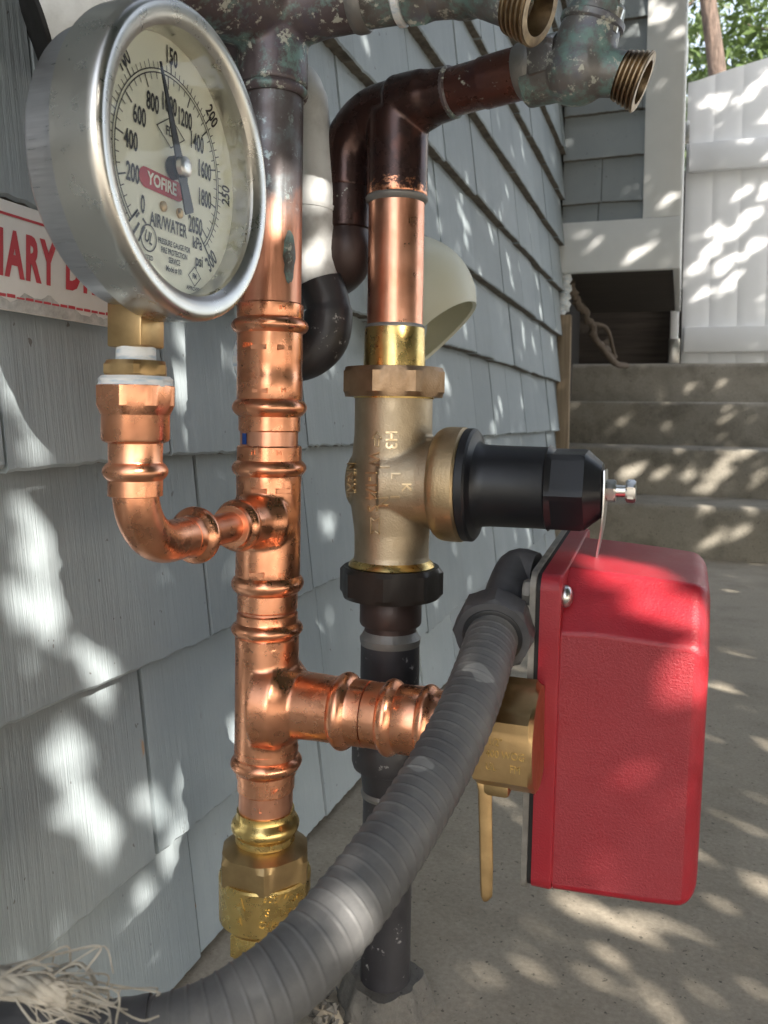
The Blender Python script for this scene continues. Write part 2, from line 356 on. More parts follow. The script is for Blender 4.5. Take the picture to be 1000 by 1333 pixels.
def smoothpath(pts, n):
    pts = [Vector(p) for p in pts]; out = []
    P = [pts[0]*2-pts[1]] + pts + [pts[-1]*2-pts[-2]]
    for i in range(1, len(P)-2):
        a, b, c, d = P[i-1:i+3]
        for k in range(n):
            t = k/n; out.append(.5*((2*b)+(c-a)*t+(2*a-5*b+4*c-d)*t*t+(3*b-a-3*c+d)*t**3))
    out.append(pts[-1]); return out
def arcpath(a, corner, b, n=14):
    """bend from a round corner to b"""
    a, c, b = Vector(a), Vector(corner), Vector(b); r = min((a-c).length, (b-c).length)
    p0 = c+(a-c).normalized()*r; p1 = c+(b-c).normalized()*r; ctr = p0+p1-c; out = [a]
    for k in range(n+1):
        t = pi/2*k/n; out.append(ctr+(p0-ctr)*math.cos(t)+(p1-ctr)*math.sin(t))
    out.append(b); return out

# ------------------------------------------------------------------ setting: ground, terrace
WX = -0.302                                     # the plane of the shingle butts
def sheet(name, a, b, mat, z, n=1):
    o = MB().add([(a[0], a[1], z), (b[0], a[1], z), (b[0], b[1], z), (a[0], b[1], z)], [(0, 1, 2, 3)]).build(name, mat, smooth=0); return o
tag(sheet('ground', (-80, -80), (80, 120), 'concrete_ground', 0), kind='structure')
YS = 2.50                                       # foot of the steps
RISE, TREAD, NST = .15, .28, 4
YT = YS + TREAD*3
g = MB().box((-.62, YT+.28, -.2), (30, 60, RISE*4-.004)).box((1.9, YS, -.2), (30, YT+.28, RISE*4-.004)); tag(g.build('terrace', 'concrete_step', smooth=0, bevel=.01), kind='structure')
st = empty('concrete_steps', (.8, YS, 0), 'weathered grey concrete steps climbing to the white gate', 'steps')
for k in range(NST):
    b = MB(); y0 = YS+TREAD*k; n = 60
    # uneven rounded nosing
    vs, fs = [], []
    for i in range(n+1):
        x = -.60+2.495*i/n; j = random.uniform(-.0025, .0025); zt = RISE*(k+1)
        prof = [(y0+.012+j, -.02), (y0+j, zt-.018), (y0+.004+j, zt-.006), (y0+.014, zt), (y0+TREAD+.002, zt+.001), (y0+TREAD+.002, -.02)]
        vs += [(x, yy, zz) for yy, zz in prof]
    for i in range(n):
        for q in range(6):
            q2 = (q+1) % 6; fs.append((i*6+q, (i+1)*6+q, (i+1)*6+q2, i*6+q2))
    fs.append(tuple(range(6))); fs.append(tuple(n*6+q for q in range(5, -1, -1)))
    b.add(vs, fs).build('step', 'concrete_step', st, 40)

# ------------------------------------------------------------------ house wall with shakes
wall = empty('house_wall', (WX, 1.0, 0), 'grey painted cedar shake wall running back on the left', 'wall')
Y0W, Y1W = -0.5, 2.29
MB().box((-3.0, Y0W, 0.012), (WX-.0235, Y1W-.012, 2.7)).build('sheathing', 'wall_paper', wall, 0)
ZK = [.008, .103, .227, .353, .482, .604, .722, .842]+[.842+.1215*k for k in range(1, 8)]
def joint(px, py): return PX(px, py, WX).y
fixed = {0: [joint(262, 1200)], 1: [joint(207, 1000), joint(428, 860)], 2: [joint(-40, 760), joint(409, 660)], 3: [joint(8, 500), joint(223, 480)], 4: [joint(60, 120)]}
def shingle(y0, y1, z0, z1, xo, name, mat, parent, rough=.0008, ax='wall', gap=.0022):
    """a wedge shake: thick ragged butt below, thin at the top; xo = face of the butt"""
    n = max(3, int((y1-y0)/.006)) if y0 < 1.1 else max(3, int((y1-y0)/.03)); vs, fs = [], []
    ys = [y0+gap*.5+(y1-y0-gap)*i/n for i in range(n+1)]
    tl, tr = random.uniform(-.0015, .0015), random.uniform(-.0015, .0015); px = random.uniform(-.0012, .0012); slope = random.uniform(-.0022, .0022)
    for i, y in enumerate(ys):
        e = 1 if 0 < i < n else .5
        zb = z0 + slope*(i/n-.5)*2 + random.uniform(-rough, rough)*e
        f = xo + px + random.uniform(-.0004, .0004)
        vs += [(f-.0015, y, zb), (f, y, zb+.0018), (f-.0165, y+tl*.2, z1), (f-.0225, y, z1), (f-.0225, y, zb)]
    for i in range(n):
        for q in range(5):
            q2 = (q+1) % 5; fs.append((i*5+q, (i+1)*5+q, (i+1)*5+q2, i*5+q2))
    fs.append((0, 1, 2, 3, 4)[::1]); fs.append(tuple(n*5+q for q in range(4, -1, -1)))
    c = Vector((xo, (y0+y1)/2, z0)); b = MB()
    if ax == 'wall': b.add([(v[0]-c.x, v[1]-c.y, v[2]-c.z) for v in vs], [f[::-1] for f in fs]); loc = c
    else:   # turned to face -Y: along X, butt face at Y = xo
        b.add([(v[1]-c.y, -(v[0]-c.x), v[2]-c.z) for v in vs], fs); loc = Vector((c.y, xo, c.z))
    me = b.mesh(name); me.shade_smooth(); me.set_sharp_from_angle(angle=math.radians(28)); me.materials.append(M[mat]); me.materials.append(M['shake_butt'])
    for i in range(n): me.polygons[i*5+4].material_index = 1
    o = bpy.data.objects.new(name, me); col.objects.link(o); o.parent = parent; o.matrix_parent_inverse = wm(parent).inverted(); o.location = loc
    return o
ncount = 0
for k, z in enumerate(ZK):
    js = sorted(fixed.get(k, [])); ys = [Y0W]
    start = js[0] if js else Y0W
    cuts = list(js); y = start
    while y > Y0W+.1: y -= random.uniform(.12, .24); cuts.append(max(y, Y0W))
    y = js[-1] if js else Y0W
    while y < Y1W-.09: y += random.uniform(.09, .23); cuts.append(min(y, Y1W))
    if len(js) == 2 and js[1]-js[0] > .26: cuts.append((js[0]+js[1])*.5+.02)
    cuts = sorted(set(cuts+[Y0W, Y1W]))
    cuts = [c for i, c in enumerate(cuts) if i == 0 or c-cuts[i-1] > .03]; cuts[-1] = Y1W
    for a, b in zip(cuts[:-1], cuts[1:]):
        shingle(a, b, z, z+.135 if k else .128, WX, 'shingle', 'shake_paint', wall, gap=.0085 if (k == 1 and abs(b-joint(207, 1000)) < .01) else .0026); ncount += 1
MB().box((-3, Y0W, ZK[-1]+.135), (WX-.006, Y1W, 2.72)).build('upper_siding', 'shake_paint', wall, 0)
pl = MB()
a = PY(716, 640, 2.295)
MB().box((WX-.012, 2.275, .10), (WX+.022, 2.300, .66)).build('corner_plank', 'plank', wall, 30, .002)
MB().box((-3, 2.301, -.02), (WX-.10, 6.5, 2.7)).build('shaded_foundation', 'void_dark', wall, 0)  # house base painted near-black, standing for the shade of the open gap

# ------------------------------------------------------------------ bump-out closet over the steps
YB = 2.29
bo = empty('closet_bumpout', (-.14, YB, .77), 'small shingled closet with white corner boards jutting out above the steps', 'closet')
XR = PY(890, 150, YB).x; ZBOT = PY(800, 353, YB).z; ZT = PY(800, 287, YB).z; XI = PY(840, 150, YB).x; XL = WX-.013
MB().box((XL, YB+.02, ZBOT+.03), (XR-.003, YB+.9, 2.6)).build('closet_body', 'wall_paper', bo, 0)
MB().box((XL-.004, YB-.006, ZBOT), (XR, YB+.018, ZT)).build('bottom_board', 'trim_white', bo, 30, .002)
MB().box((XI, YB-.003, ZT+.001), (XR-.001, YB+.018, 2.6)).build('corner_board', 'trim_white', bo, 30, .002)
MB().box((XR-.016, YB+.019, ZBOT+.001), (XR+.002, YB+.9, 2.6)).build('side_board', 'trim_white', bo, 30, .002)
MB().box((XL, YB+.019, ZBOT+.004), (XR-.017, YB+.9, ZBOT+.028)).build('underside_panel', 'old_wood', bo, 0)
zz = [PY(785, y, YB+.01).z for y in (264, 205, 147)]; dz = (zz[2]-zz[0])/2
k = -1; z = zz[0]-dz
while z < 2.4:
    cs = [XL+.003, PY(782, 235, YB).x+.05*(k-0)*((-1)**k), XI+.03]
    if k % 2 == 1: cs = [XL+.003, XL+.095+.03*random.random(), XI+.03]
    if k == 0: cs = [XL+.003, PY(783, 235, YB).x, XI+.03]
    if k == 1: cs = [XL+.003, XI+.03]
    for a, b in zip(cs[:-1], cs[1:]):
        shingle(a, b, max(z, ZT-.03), z+dz*1.06, YB+.0035, 'shingle', 'shake_far', bo, .0008, 'front')
    k += 1; z += dz
# crawl space under it: back board and a dead root
cs = MB().box((WX-.3, YB+1.28, .55), (XR+.2, YB+1.31, ZBOT+.6))
tag(cs.build('crawl_space_board', 'old_wood', None, 0), 'dark weathered board closing the crawl space under the closet', 'board')
rt_pts = [PY(741, 368, 2.33), PY(752, 392, 2.38), PY(768, 420, 2.42), PY(778, 445, 2.46), PY(798, 466, 2.62)]
mb = MB(); sp = smoothpath(rt_pts, 8); mb.tube([p+Vector((random.uniform(-.004, .004),)*3) for p in sp], [.013-.005*i/len(sp)+random.uniform(-.003, .003) for i in range(len(sp))], 10)
mb.tube(smoothpath([rt_pts[2], PY(790, 428, 2.5), PY(800, 462, 2.6)], 6), .006, 8)
mb.tube(smoothpath([rt_pts[3], PY(800, 472, 2.62), PY(815, 476, 2.8)], 6), .010, 8)
tag(mb.build('dead_root', 'root', None, 60), 'gnarled dead root hanging in the dark gap under the closet', 'root')
mb = MB(); q = smoothpath([PY(738, 352, 2.315), PY(734, 385, 2.315), PY(727, 410, 2.315), PY(737, 395, 2.33)], 8)
mb.tube([p+Vector((random.uniform(-.003, .003),)*3) for p in q], [.018+random.uniform(-.006, .004) for _ in q], 9)
tag(mb.build('torn_paper', 'tape_white', None, 60), 'torn scrap of pale building paper at the house corner', 'scrap')

# ------------------------------------------------------------------ white gate on the top of the steps
YG = YT+.18
gate = empty('white_gate', (.6, YG, .6), 'white vinyl gate with an arched top behind the steps', 'gate')
bx = [PY(p, 400, YG).x for p in (888, 923.5, 960, 997)]; bw = (bx[3]-bx[0])/3
zrail = [PY(940, y, YG).z for y in (468, 458, 425, 215, 190)]
def gtop(x):
    p = PY(905, 106, YG); q = PY(1000, 75, YG); s = (x-p.x)/(q.x-p.x); return p.z + (q.z-p.z)*(1-(1-min(s, 3)/3)**2)*1.8 if s > 0 else p.z
for i in range(12):
    x0, x1 = bx[0]+bw*i, bx[0]+bw*(i+1)-.0004; b = MB(); n = 6; vs = []
    for q in range(n+1):
        x = x0+(x1-x0)*q/n; t = gtop(x); e = .003 if q in (0, n) else 0
        vs += [(x, YG+e, .604), (x, YG+e, t), (x, YG+.022, t), (x, YG+.022, .604)]
    fs = []
    for q in range(n):
        for j in range(4): j2 = (j+1) % 4; fs.append((q*4+j, (q+1)*4+j, (q+1)*4+j2, q*4+j2))
    fs += [(0, 1, 2, 3), tuple(n*4+j for j in (3, 2, 1, 0))]
    b.add(vs, [f[::-1] for f in fs]).build('board', 'vinyl', gate, 25)
xe = bx[0]+bw*12
zb1 = PY(940, 425, YG-.03).z; zb0 = PY(940, 458, YG-.03).z
MB().box((bx[0]+.01, YG-.03, zb0), (xe, YG-.001, zb1)).build('rail', 'vinyl', gate, 30, .003)
za = PY(940, 220, YG-.03).z; zb = PY(940, 183, YG-.03).z
MB().box((bx[0]+.01, YG-.03, za), (xe, YG-.001, zb)).build('rail', 'vinyl', gate, 30, .003)
gp = empty('gate_post', (bx[0]-.02, YG-.05, .6), 'slim white gate post with a small cap left of the gate', 'post')
x0 = PY(876, 300, YG-.06).x; x1 = PY(887, 300, YG-.06).x; zc = PY(890, 84, YG-.06).z
MB().box((x0, YG-.09, .60), (x1, YG-.055, zc)).build('post_shaft', 'vinyl', gp, 30, .004)
MB().box((x0-.006, YG-.098, zc+.0005), (x1+.008, YG-.047, zc+.085)).build('post_cap', 'vinyl', gp, 30, .006)
MB().box((x0-.004, YG-.095, .603), (x1+.006, YG-.05, .70)).build('post_foot', 'zinc', gp, 30, .004)
MB().box((x1, YG-.08, zc-.30), (x1+.02, YG-.056, zc-.22)).build('hinge', 'zinc', gp, 30, .002)

# ------------------------------------------------------------------ trees beyond the gate
def leaves_mesh(name, pts, size, mat, nrm=None, jit=.9, parent=None):
    n = len(pts); a = RNG.normal(size=(n, 3)); a = a*jit + (np.array(nrm)*1.0 if nrm is not None else 0); a /= np.linalg.norm(a, axis=1)[:, None]
    b = RNG.normal(size=(n, 3)); u = np.cross(a, b); u /= np.linalg.norm(u, axis=1)[:, None]; v = np.cross(a, u)
    L = size*RNG.uniform(.7, 1.3, n)[:, None]; W = L*.42
    V = np.stack([pts-u*L*.5, pts+v*W*.5-u*L*.05+a*L*.05, pts+u*L*.5, pts-v*W*.5-u*L*.05+a*L*.05], 1).reshape(-1, 3)
    Fc = (np.arange(n)[:, None]*4+np.array([0, 1, 2, 3])[None]).tolist()
    me = bpy.data.meshes.new(name); me.from_pydata(V.tolist(), [], Fc); me.materials.append(M[mat])
    o = bpy.data.objects.new(name, me); col.objects.link(o)
    if parent: o.parent = parent; o.matrix_parent_inverse = wm(parent).inverted()
    return o
def clumps(center, rad, nc, per, sq=(1, 1, .8)):
    c = RNG.normal(size=(nc, 3)); c /= np.linalg.norm(c, axis=1)[:, None]; c *= (RNG.uniform(.25, 1, nc)**.6)[:, None]*rad*np.array(sq)
    out = []
    for p in c: out.append(p + RNG.normal(size=(per, 3))*rad*.16)
    return np.concatenate(out)+np.array(center)
def tree(x, y, z0, h, rad, label, mat, trunk_r=.12, name='leafy_tree', lean=(0, 0)):
    t = empty(name, (x, y, z0), label, 'tree', 'trees beyond the gate')
    b = MB(); top = Vector((x+lean[0], y+lean[1], z0+h*.75)); base = Vector((x, y, z0))
    sp = smoothpath([base, base.lerp(top, .35)+Vector((.12, .05, 0)), base.lerp(top, .7)-Vector((.1, 0, 0)), top], 6)
    b.tube(sp, [trunk_r*(1-.75*i/len(sp)) for i in range(len(sp))], 12)
    for k in range(7):
        p = sp[min(len(sp)-1, 8+k*2)]; a = random.uniform(0, 2*pi); q = p+Vector((math.cos(a), math.sin(a), .8))*rad*random.uniform(.5, .9)
        b.tube(smoothpath([p, p.lerp(q, .5)+Vector((0, 0, .12)), q], 5), [trunk_r*.4*(1-.8*i/10) for i in range(11)], 7)
    b.build('trunk', 'bark', t, 60)
    pts = clumps((x+lean[0], y+lean[1], z0+h*.72), rad, 60, 130)
    leaves_mesh('crown', pts, .13, mat, parent=t, nrm=(0, 0, .5))
p1 = PY(945, 40, 7.0)
tree(p1.x-.12, 7.0, .6, 7.2, 1.75, 'forked brown trunk tree with thin pale leaves just beyond the gate', 'leaf_pale', .095)
p2 = PY(985, 40, 9.5)
tree(p2.x+.9, 9.5, .6, 4.2, 2.0, 'bright green bushy tree at the right edge above the gate', 'leaf', .12)
tree(p2.x-2.2, 11.5, .6, 5.0, 2.3, 'dark green tree partly hidden behind the white corner board', 'leaf_shade', .14)
tree(p2.x+.2, 13.5, .6, 6.0, 2.8, 'tall green tree farthest back above the gate', 'leaf', .16)
tree(p2.x+3.4, 12.0, .6, 5.0, 2.6, 'broad olive tree farthest right beyond the gate', 'leaf_pale', .16)

# ------------------------------------------------------------------ main copper riser
R1 = Axis(350, 640, .48); rs = empty('copper_riser', (R1.x, R1.y, 0), 'tall copper riser pipe with bright press fittings beside the gauge', 'pipe')
def seg(ax, *pts):   # (py, width px) -> lathe profile in world z, bottom to top
    return sorted([(ax.z(py), ax.r(wd)) for py, wd in pts])
def vlathe(ax, pts, name, mat, parent, n=56, **k):
    pr = seg(ax, *pts); return MB().lathe([(t, r) for t, r in pr], (ax.x, ax.y, 0), n=n, **k).build(name, mat, parent)
def press_prof(kind='down'):
    """rim, bead and neck of a press-fitting end, unit: (t along outward, r factor)"""
    pass
def bead(t, r, R, wd, m=8):
    return [(t+wd*(i/m-.5), r+(R-r)*math.sin(pi*i/m)**.8) for i in range(m+1)]
def hexpress(rbase, depth=.035, ph=0):
    def rf(t, r, a):
        q = ((a+ph) % (pi/3))-pi/6; return r*(1-depth*(1-abs(math.cos(3*(a+ph)))**.6)) if False else r*(1-depth*(1-math.cos(q)/1.0)*4.5)
    return rf
Z = R1.z; rr = R1.r
mb = MB().lathe([(Z(402), rr(79)), (Z(128), rr(79))], (R1.x, R1.y, 0)); mb.build('upper_pipe', 'riser_pipe', rs)
def vfit(name, ys, parent=rs, mat='copper'):
    """press socket drawn as rim + hex squeeze + bead; ys = [(py, w, kind)]"""
    pr = []
    for (y0, y1, wd, kind) in ys:
        t1, t0 = Z(y0), Z(y1)
        if kind == 'bead': pr += bead((t0+t1)/2, rr(wd[0]), rr(wd[1]), t1-t0)
        elif kind == 'rim': pr += [(t0, rr(wd)), (t1-.0008, rr(wd)), (t1, rr(wd-3))]
        elif kind == 'rimd': pr += [(t0, rr(wd-3)), (t0+.0008, rr(wd)), (t1, rr(wd))]
        else: pr += [(t0, rr(wd)), (t1, rr(wd))]
    pr.sort(key=lambda q: q[0]); pr = [pr[0]]+[p for a, p in zip(pr, pr[1:]) if p[0] > a[0]-1e-9]
    return MB().lathe(pr, (R1.x, R1.y, 0), n=64, rf=sq).build(name, mat, parent, 32)
def sq(t, r, a):  # the press jaws leave soft flats
    q = ((a+.3) % (pi/3))-pi/6; return r*(1.0-.020*(abs(q)/(pi/6))**3 + .006*math.sin(3*a+40*t))
vfit('press_coupling', [(396, 414, 86, 'rim'), (415, 435, (85, 100), 'bead'), (437, 470, 85, 'b'), (472, 490, 84, 'b'), (492, 519, 85, 'b'), (520, 541, (84, 97), 'bead'), (543, 562, 80, 'rimd')])
MB().lathe([(Z(584), rr(75)), (Z(560), rr(75))], (R1.x, R1.y, 0)).build('pipe_stub', 'copper_used', rs)
o = MB().lathe([(Z(578), rr(75.6)), (Z(564), rr(75.6))], (R1.x, R1.y, 0), n=60); o.f = [f for i, f in enumerate(o.f) if False] ; 
mk = MB(); a0 = math.atan2(-R1.y, -R1.x); ang = [a0-1.12+.045*i for i in range(7)]
mk.add([(R1.x+math.cos(a)*rr(76.2), R1.y+math.sin(a)*rr(76.2), Z(yy)) for a in ang for yy in (578, 564)], [(2*i, 2*i+2, 2*i+3, 2*i+1) for i in range(6)])
mk.build('ink_mark', 'blue_plastic', rs, 60)
# upper tee with the small gauge branch
GX = Axis(177, 500, .362)                        # gauge stem line
zB = .38-.058                                    # height of the small branch
tee1 = MB().lathe([(Z(752), rr(84)), (Z(615), rr(84))], (R1.x, R1.y, 0), n=48)
dirG = Vector((GX.x-R1.x, GX.y-R1.y, 0)); LG = dirG.length; dirG.normalize(); pT = Vector((R1.x, R1.y, zB))
tee1.lathe([(0, .0190), (rr(84)*.70, .0188), (rr(84)*1.15, .0135), (.030, .0112), (.036, .0108)], pT, dirG, 40)
link('press_tee', fuse(tee1, .0009, 9), 'copper', rs, 50)
vfit('tee_socket', [(580, 598, 84, 'rim'), (599, 619, (84, 97), 'bead'), (621, 626, 84.6, 'b')])
vfit('tee_socket', [(741, 746, 84.6, 'b'), (748, 769, (84, 95), 'bead'), (771, 793, 79, 'rimd')])
# small branch: rings, tube, long elbow up to the gauge adapter
rb = .0088
def along(p, d, prof, name, mat, parent, n=40, rf=None):
    return MB().lathe(prof, p, d, n, rf).build(name, mat, parent)
def t_at(px_):
    a_, b_ = 0.0, LG
    for _ in range(40):
        m_ = (a_+b_)/2; q_ = pT+dirG*m_-CAM
        if q_.dot(rt)/q_.dot(fw)*F+PPX > px_: a_ = m_
        else: b_ = m_
    return a_
tR, tE = t_at(308), t_at(254)
along(pT+dirG*(tR-.006), dirG, [(-.002, .0110), (0, .0112)]+bead(.005, .0114, .0140, .008)+[(.0095, .0112), (.0125, .0112), (.0128, .0098)], 'branch_socket', 'copper', rs)
e0, e1 = LG*.30, LG*.52
along(pT+dirG*.034, dirG, [(0, .0080), (LG*.55, .0080)], 'branch_tube', 'copper_used', rs)
elb_c = Vector((GX.x, GX.y, zB)); rbend = .024
eb0 = pT+dirG*tE; eb1 = elb_c+Vector((0, 0, GX.z(640)-zB))
along(eb0, dirG, [(-.004, .0092), (-.0038, .0108)]+bead(0, .0106, .0140, .0085)+[(.0046, .0104), (.009, .0100)], 'elbow_socket', 'copper', rs)
path = [eb0+dirG*.004]+arcpath(elb_c-dirG*.026, elb_c, elb_c+Vector((0, 0, .026)), 16)[1:-1]+[eb1]
MB().tube(path, .0098, 36).build('elbow', 'copper', rs, 60)
zg = GX.z; rg = GX.r
def glathe(pts, name, mat, parent, n=56, **k): return vlathe(GX, pts, name, mat, parent, n, **k)
pr = [(zg(646), rg(66)), (zg(645), rg(70)), (zg(627), rg(70))]+bead(zg(613.5), rg(70), rg(84), zg(602)-zg(625))+[(zg(600), rg(69)), (zg(577), rg(70)), (zg(574), rg(84)), (zg(571), rg(87)), (zg(537), rg(87)), (zg(533), rg(90))]
MB().lathe(pr, (GX.x, GX.y, 0), n=56).build('press_adapter', 'copper', rs, 32)
ph = math.atan2(-GX.y, -GX.x)
def octo(t, r, a):
    q = (a % (pi/4))-pi/8; return min(r, rg(97)/math.cos(q))
MB().lathe([(zg(540), rg(88)), (zg(528), rg(103)), (zg(503), rg(105)), (zg(502), rg(98))], (GX.x, GX.y, 0), n=64, rf=octo, ph=ph+pi/8).build('adapter_hex', 'copper', rs, 25)

# lower tee with the wide branch to the right
zBr = Z(911)
tee2 = MB().lathe([(Z(984), rr(83)), (Z(832), rr(83))], (R1.x, R1.y, 0), n=56)
pB = Vector((R1.x, R1.y, zBr)); DX = Vector((1, 0, 0))
tee2.lathe([(0, .0280), (rr(83)*.70, .0262), (rr(83)*1.18, .0186), (.046, .0178)], pB, DX, 56)
link('press_tee', fuse(tee2, .001, 10), 'copper', rs, 50)
vfit('tee_socket', [(796, 806, 80, 'rim'), (808, 826, (81, 94), 'bead'), (828, 838, 83.6, 'b')])
vfit('pipe_stub', [(790, 800, 74, 'b')], mat='copper_used')
vfit('tee_socket', [(972, 980, 84, 'b'), (981, 1000, (82, 94), 'bead'), (1002, 1008, 78, 'b'), (1009, 1027, 75, 'rimd')])
vfit('pipe_stub', [(1020, 1062, 71, 'b')], mat='copper_used')
along(pB+DX*.040, DX, [(0, .0181)]+bead(.0085, .0181, .0212, .010)+[(.015, .0178), (.022, .0178), (.0222, .0172)], 'branch_socket', 'copper', rs, 56, sq)
along(pB+DX*.0625, DX, [(0, .0168), (.0001, .0176), (.005, .0178)]+bead(.013, .0178, .0206, .009)+[(.019, .0182), (.030, .0184)]+bead(.034, .0182, .0200, .007)+[(.040, .0176), (.044, .0165)], 'branch_reducer', 'copper', rs, 56, sq)
along(pB+DX*.104, DX, [(0, .0172), (.022, .0172)], 'branch_pipe', 'copper_used', rs)
# brass check fitting at the foot
Zr = lambda y: Z(y)
pr = [(Z(1092), rr(78)), (Z(1086), rr(78))]+bead(Z(1072), rr(78), rr(90), Z(1061)-Z(1083))+[(Z(1059), rr(76)), (Z(1052), rr(76)), (Z(1051.5), rr(70))]
MB().lathe(pr, (R1.x, R1.y, 0), n=64, rf=sq).build('brass_socket', 'brass', rs, 32)
mb = MB(); ap = rr(112)
MB().lathe([(Z(1100), rr(78)), (Z(1088), rr(78))], (R1.x, R1.y, 0), n=64).build('brass_neck', 'brass', rs, 32)
def hx(t, r, a):
    q = (a % (pi/3))-pi/6; return min(r, ap*.985/math.cos(q))
mb.lathe([(Z(1135), rr(124)), (Z(1108), rr(126)), (Z(1101), rr(114)), (Z(1094), rr(92)), (Z(1091), rr(76))], (R1.x, R1.y, 0), n=72, rf=hx, ph=ph+.35).build('brass_hex', 'brass_dull', rs, 22)
ckb = MB().lathe([(Z(1197), rr(98)), (Z(1187), rr(119)), (Z(1134), rr(121)), (Z(1131), rr(118))], (R1.x, R1.y, 0), n=64).build('check_body', 'brass', rs, 25)
def wrapR(ax, rad, zc, phi):
    return lambda x, y, z: (ax.x+math.cos(phi+x/rad)*(rad+z), ax.y+math.sin(phi+x/rad)*(rad+z), zc+y)
camphi = math.atan2(-R1.y, -R1.x)
mb = MB(); mb.hexa((R1.x, R1.y, Z(1236)), (0, 0, 1), Z(1196)-Z(1236), rr(84)*2, ph=ph+.3); mb.build('brass_hex', 'brass', rs, 25)
MB().lathe([(-.02, rr(76)), (Z(1232), rr(76))], (R1.x, R1.y, 0)).build('lower_pipe', 'brown_fitting', rs)
sp0 = MB(); mp = wrapR(R1, rr(79.6), Z(340), camphi+.62); nn_ = 22
sp0.add([mp(0, 0, .0003)]+[mp(.0042*math.cos(2*pi*k/nn_)*random.uniform(.8, 1.1), .0150*math.sin(2*pi*k/nn_)*random.uniform(.9, 1.05), .0001) for k in range(nn_)], [(0, 1+k, 1+(k+1) % nn_) for k in range(nn_)])
sp0.build('tar_spot', 'patina_bronze', rs, 60)
# small stamped marks on the copper
for py, wd, tx, of in ((405, 86.4, 'IM', .35), (452, 86, 'M-D', -.75), (509, 86, 'M', .42), (588, 84.6, 'IM', .3), (588, 84.6, 'M', -.5), (742, 85, 'IM', .42), (801, 81, 'M', .25), (1016, 76, '1 1/4', .2), (1040, 72, 'L', -.2)):
    mb = MB(); mb.text(tx, .0036, wrapR(R1, rr(wd), Z(py), camphi+of), .00030); mb.build('stamped_letters', 'copper', rs, 0)
for py, of in ((455, .45), (455, -.35), (510, -.3), (636, .45), (636, -.3), (741, -.35)):
    mp = wrapR(R1, rr(85.4), Z(py), camphi+of); q = [(-.0042, -.0011), (.0042, -.0011), (.0042, .0011), (-.0042, .0011)]
    MB().add([mp(x, y, .0003) for x, y in q]+[mp(x*1.1, y*1.5, -.0004) for x, y in q], [(0, 1, 2, 3)]+[(i, i+4, (i+1) % 4+4, (i+1) % 4) for i in range(4)]).build('stamped_mark', 'copper', rs, 0)

# dark old cross on top
pc = pB.copy(); zC = Z(18); pC = Vector((R1.x, R1.y, zC))
cr = MB().lathe([(Z(118), rr(90)), (zC+.06, rr(90))], (R1.x, R1.y, 0), n=56)
cr.lathe([(-.10, .0255), (-.03, .0255), (0, .022), (.030, .0165), (.052, .0158)], pC, DX, 48)
cr.lathe([(0, .0235), (.032, .0235), (.10, .0235)], pC, Vector((-.42, -.9, .02)), 48)
link('old_cross', fuse(cr, .0012, 10), 'patina_copper', rs, 50)
MB().lathe([(Z(130), rr(82))]+bead(Z(123), rr(84), rr(91), .006)+[(Z(115), rr(88))], (R1.x, R1.y, 0)).build('solder_ring', 'patina_copper', rs)

# ------------------------------------------------------------------ gauge
gz = zg(430); d0 = GX.d
ctr = PX(228, 210, GX.x+.024)
g = empty('pressure_gauge', (GX.x, GX.y, zg(500)), 'round stainless pressure gauge with black needle on a copper elbow', 'gauge')
GXf = GX.x+.026; zc = ctr.z; yc = GX.y; GC = Vector((0, yc, zc)); RG = 199*(GX.d-.006)/F
def gl(prof, name, mat, parent=g, n=96, rf=None): return MB().lathe([(x-0, r) for x, r in prof], (GX.x, yc, zc), (1, 0, 0), n, rf, cap=True, ref=(0, 1, 0)).build(name, mat, parent, 30)
ring = lambda prof, name, mat, parent=g, n=96: MB().lathe(prof, (GX.x, yc, zc), (1, 0, 0), n, None, cap=False, ref=(0, 1, 0)).build(name, mat, parent, 30)
gl([(-.0095, RG*.80), (-.0090, RG*.86), (-.0065, RG*.895), (.012, RG*.905)], 'case', 'steel')
ri = RG*.815
# bezel: open ring, closed on itself
bp = [(.0105, RG*.905), (.0085, RG*.965), (.0090, RG*.985), (.0245, RG*.992)]+[(.0250+.0048*math.sin(pi/2*k/6), RG*(.945+.047*math.cos(pi/2*k/6))) for k in range(7)]+[(.0298, RG*.90), (.0284, RG*.855), (.0270, ri+.0006), (.0240, ri), (.0150, ri), (.0105, RG*.905)]
ring(bp, 'bezel', 'steel_polish')
XD = GX.x+.0165
def DP(y, z, h=0): return (XD+h, yc+y, zc+z)
di = MB(); nn = 96; di.add([DP(0, 0)]+[DP(ri*.999*math.cos(2*pi*k/nn), ri*.999*math.sin(2*pi*k/nn)) for k in range(nn)], [(0, 1+k, 1+(k+1) % nn) for k in range(nn)])
dial = di.build('dial', 'dial_face', g, 0)
mb = MB()
def pol(a, r): return r*math.sin(a), r*math.cos(a)     # a clockwise from the top
def bar(a, r0_, r1_, wd):
    y0, z0 = pol(a, r0_); y1, z1 = pol(a, r1_); c, s_ = math.cos(a), math.sin(a)
    mb.add([DP(y0-c*wd/2, z0+s_*wd/2, .0002), DP(y0+c*wd/2, z0-s_*wd/2, .0002), DP(y1+c*wd/2, z1-s_*wd/2, .0002), DP(y1-c*wd/2, z1+s_*wd/2, .0002)], [(0, 1, 2, 3)])
def arc(r_, wd, a0, a1, n=90):
    vs = []
    for i in range(n+1):
        a = a0+(a1-a0)*i/n; vs += [DP(*pol(a, r_-wd/2), .00025), DP(*pol(a, r_+wd/2), .00025)]
    mb.add(vs, [(2*i, 2*i+2, 2*i+3, 2*i+1)[::-1] for i in range(n)])
RA = ri*.735; A1 = math.radians(135)
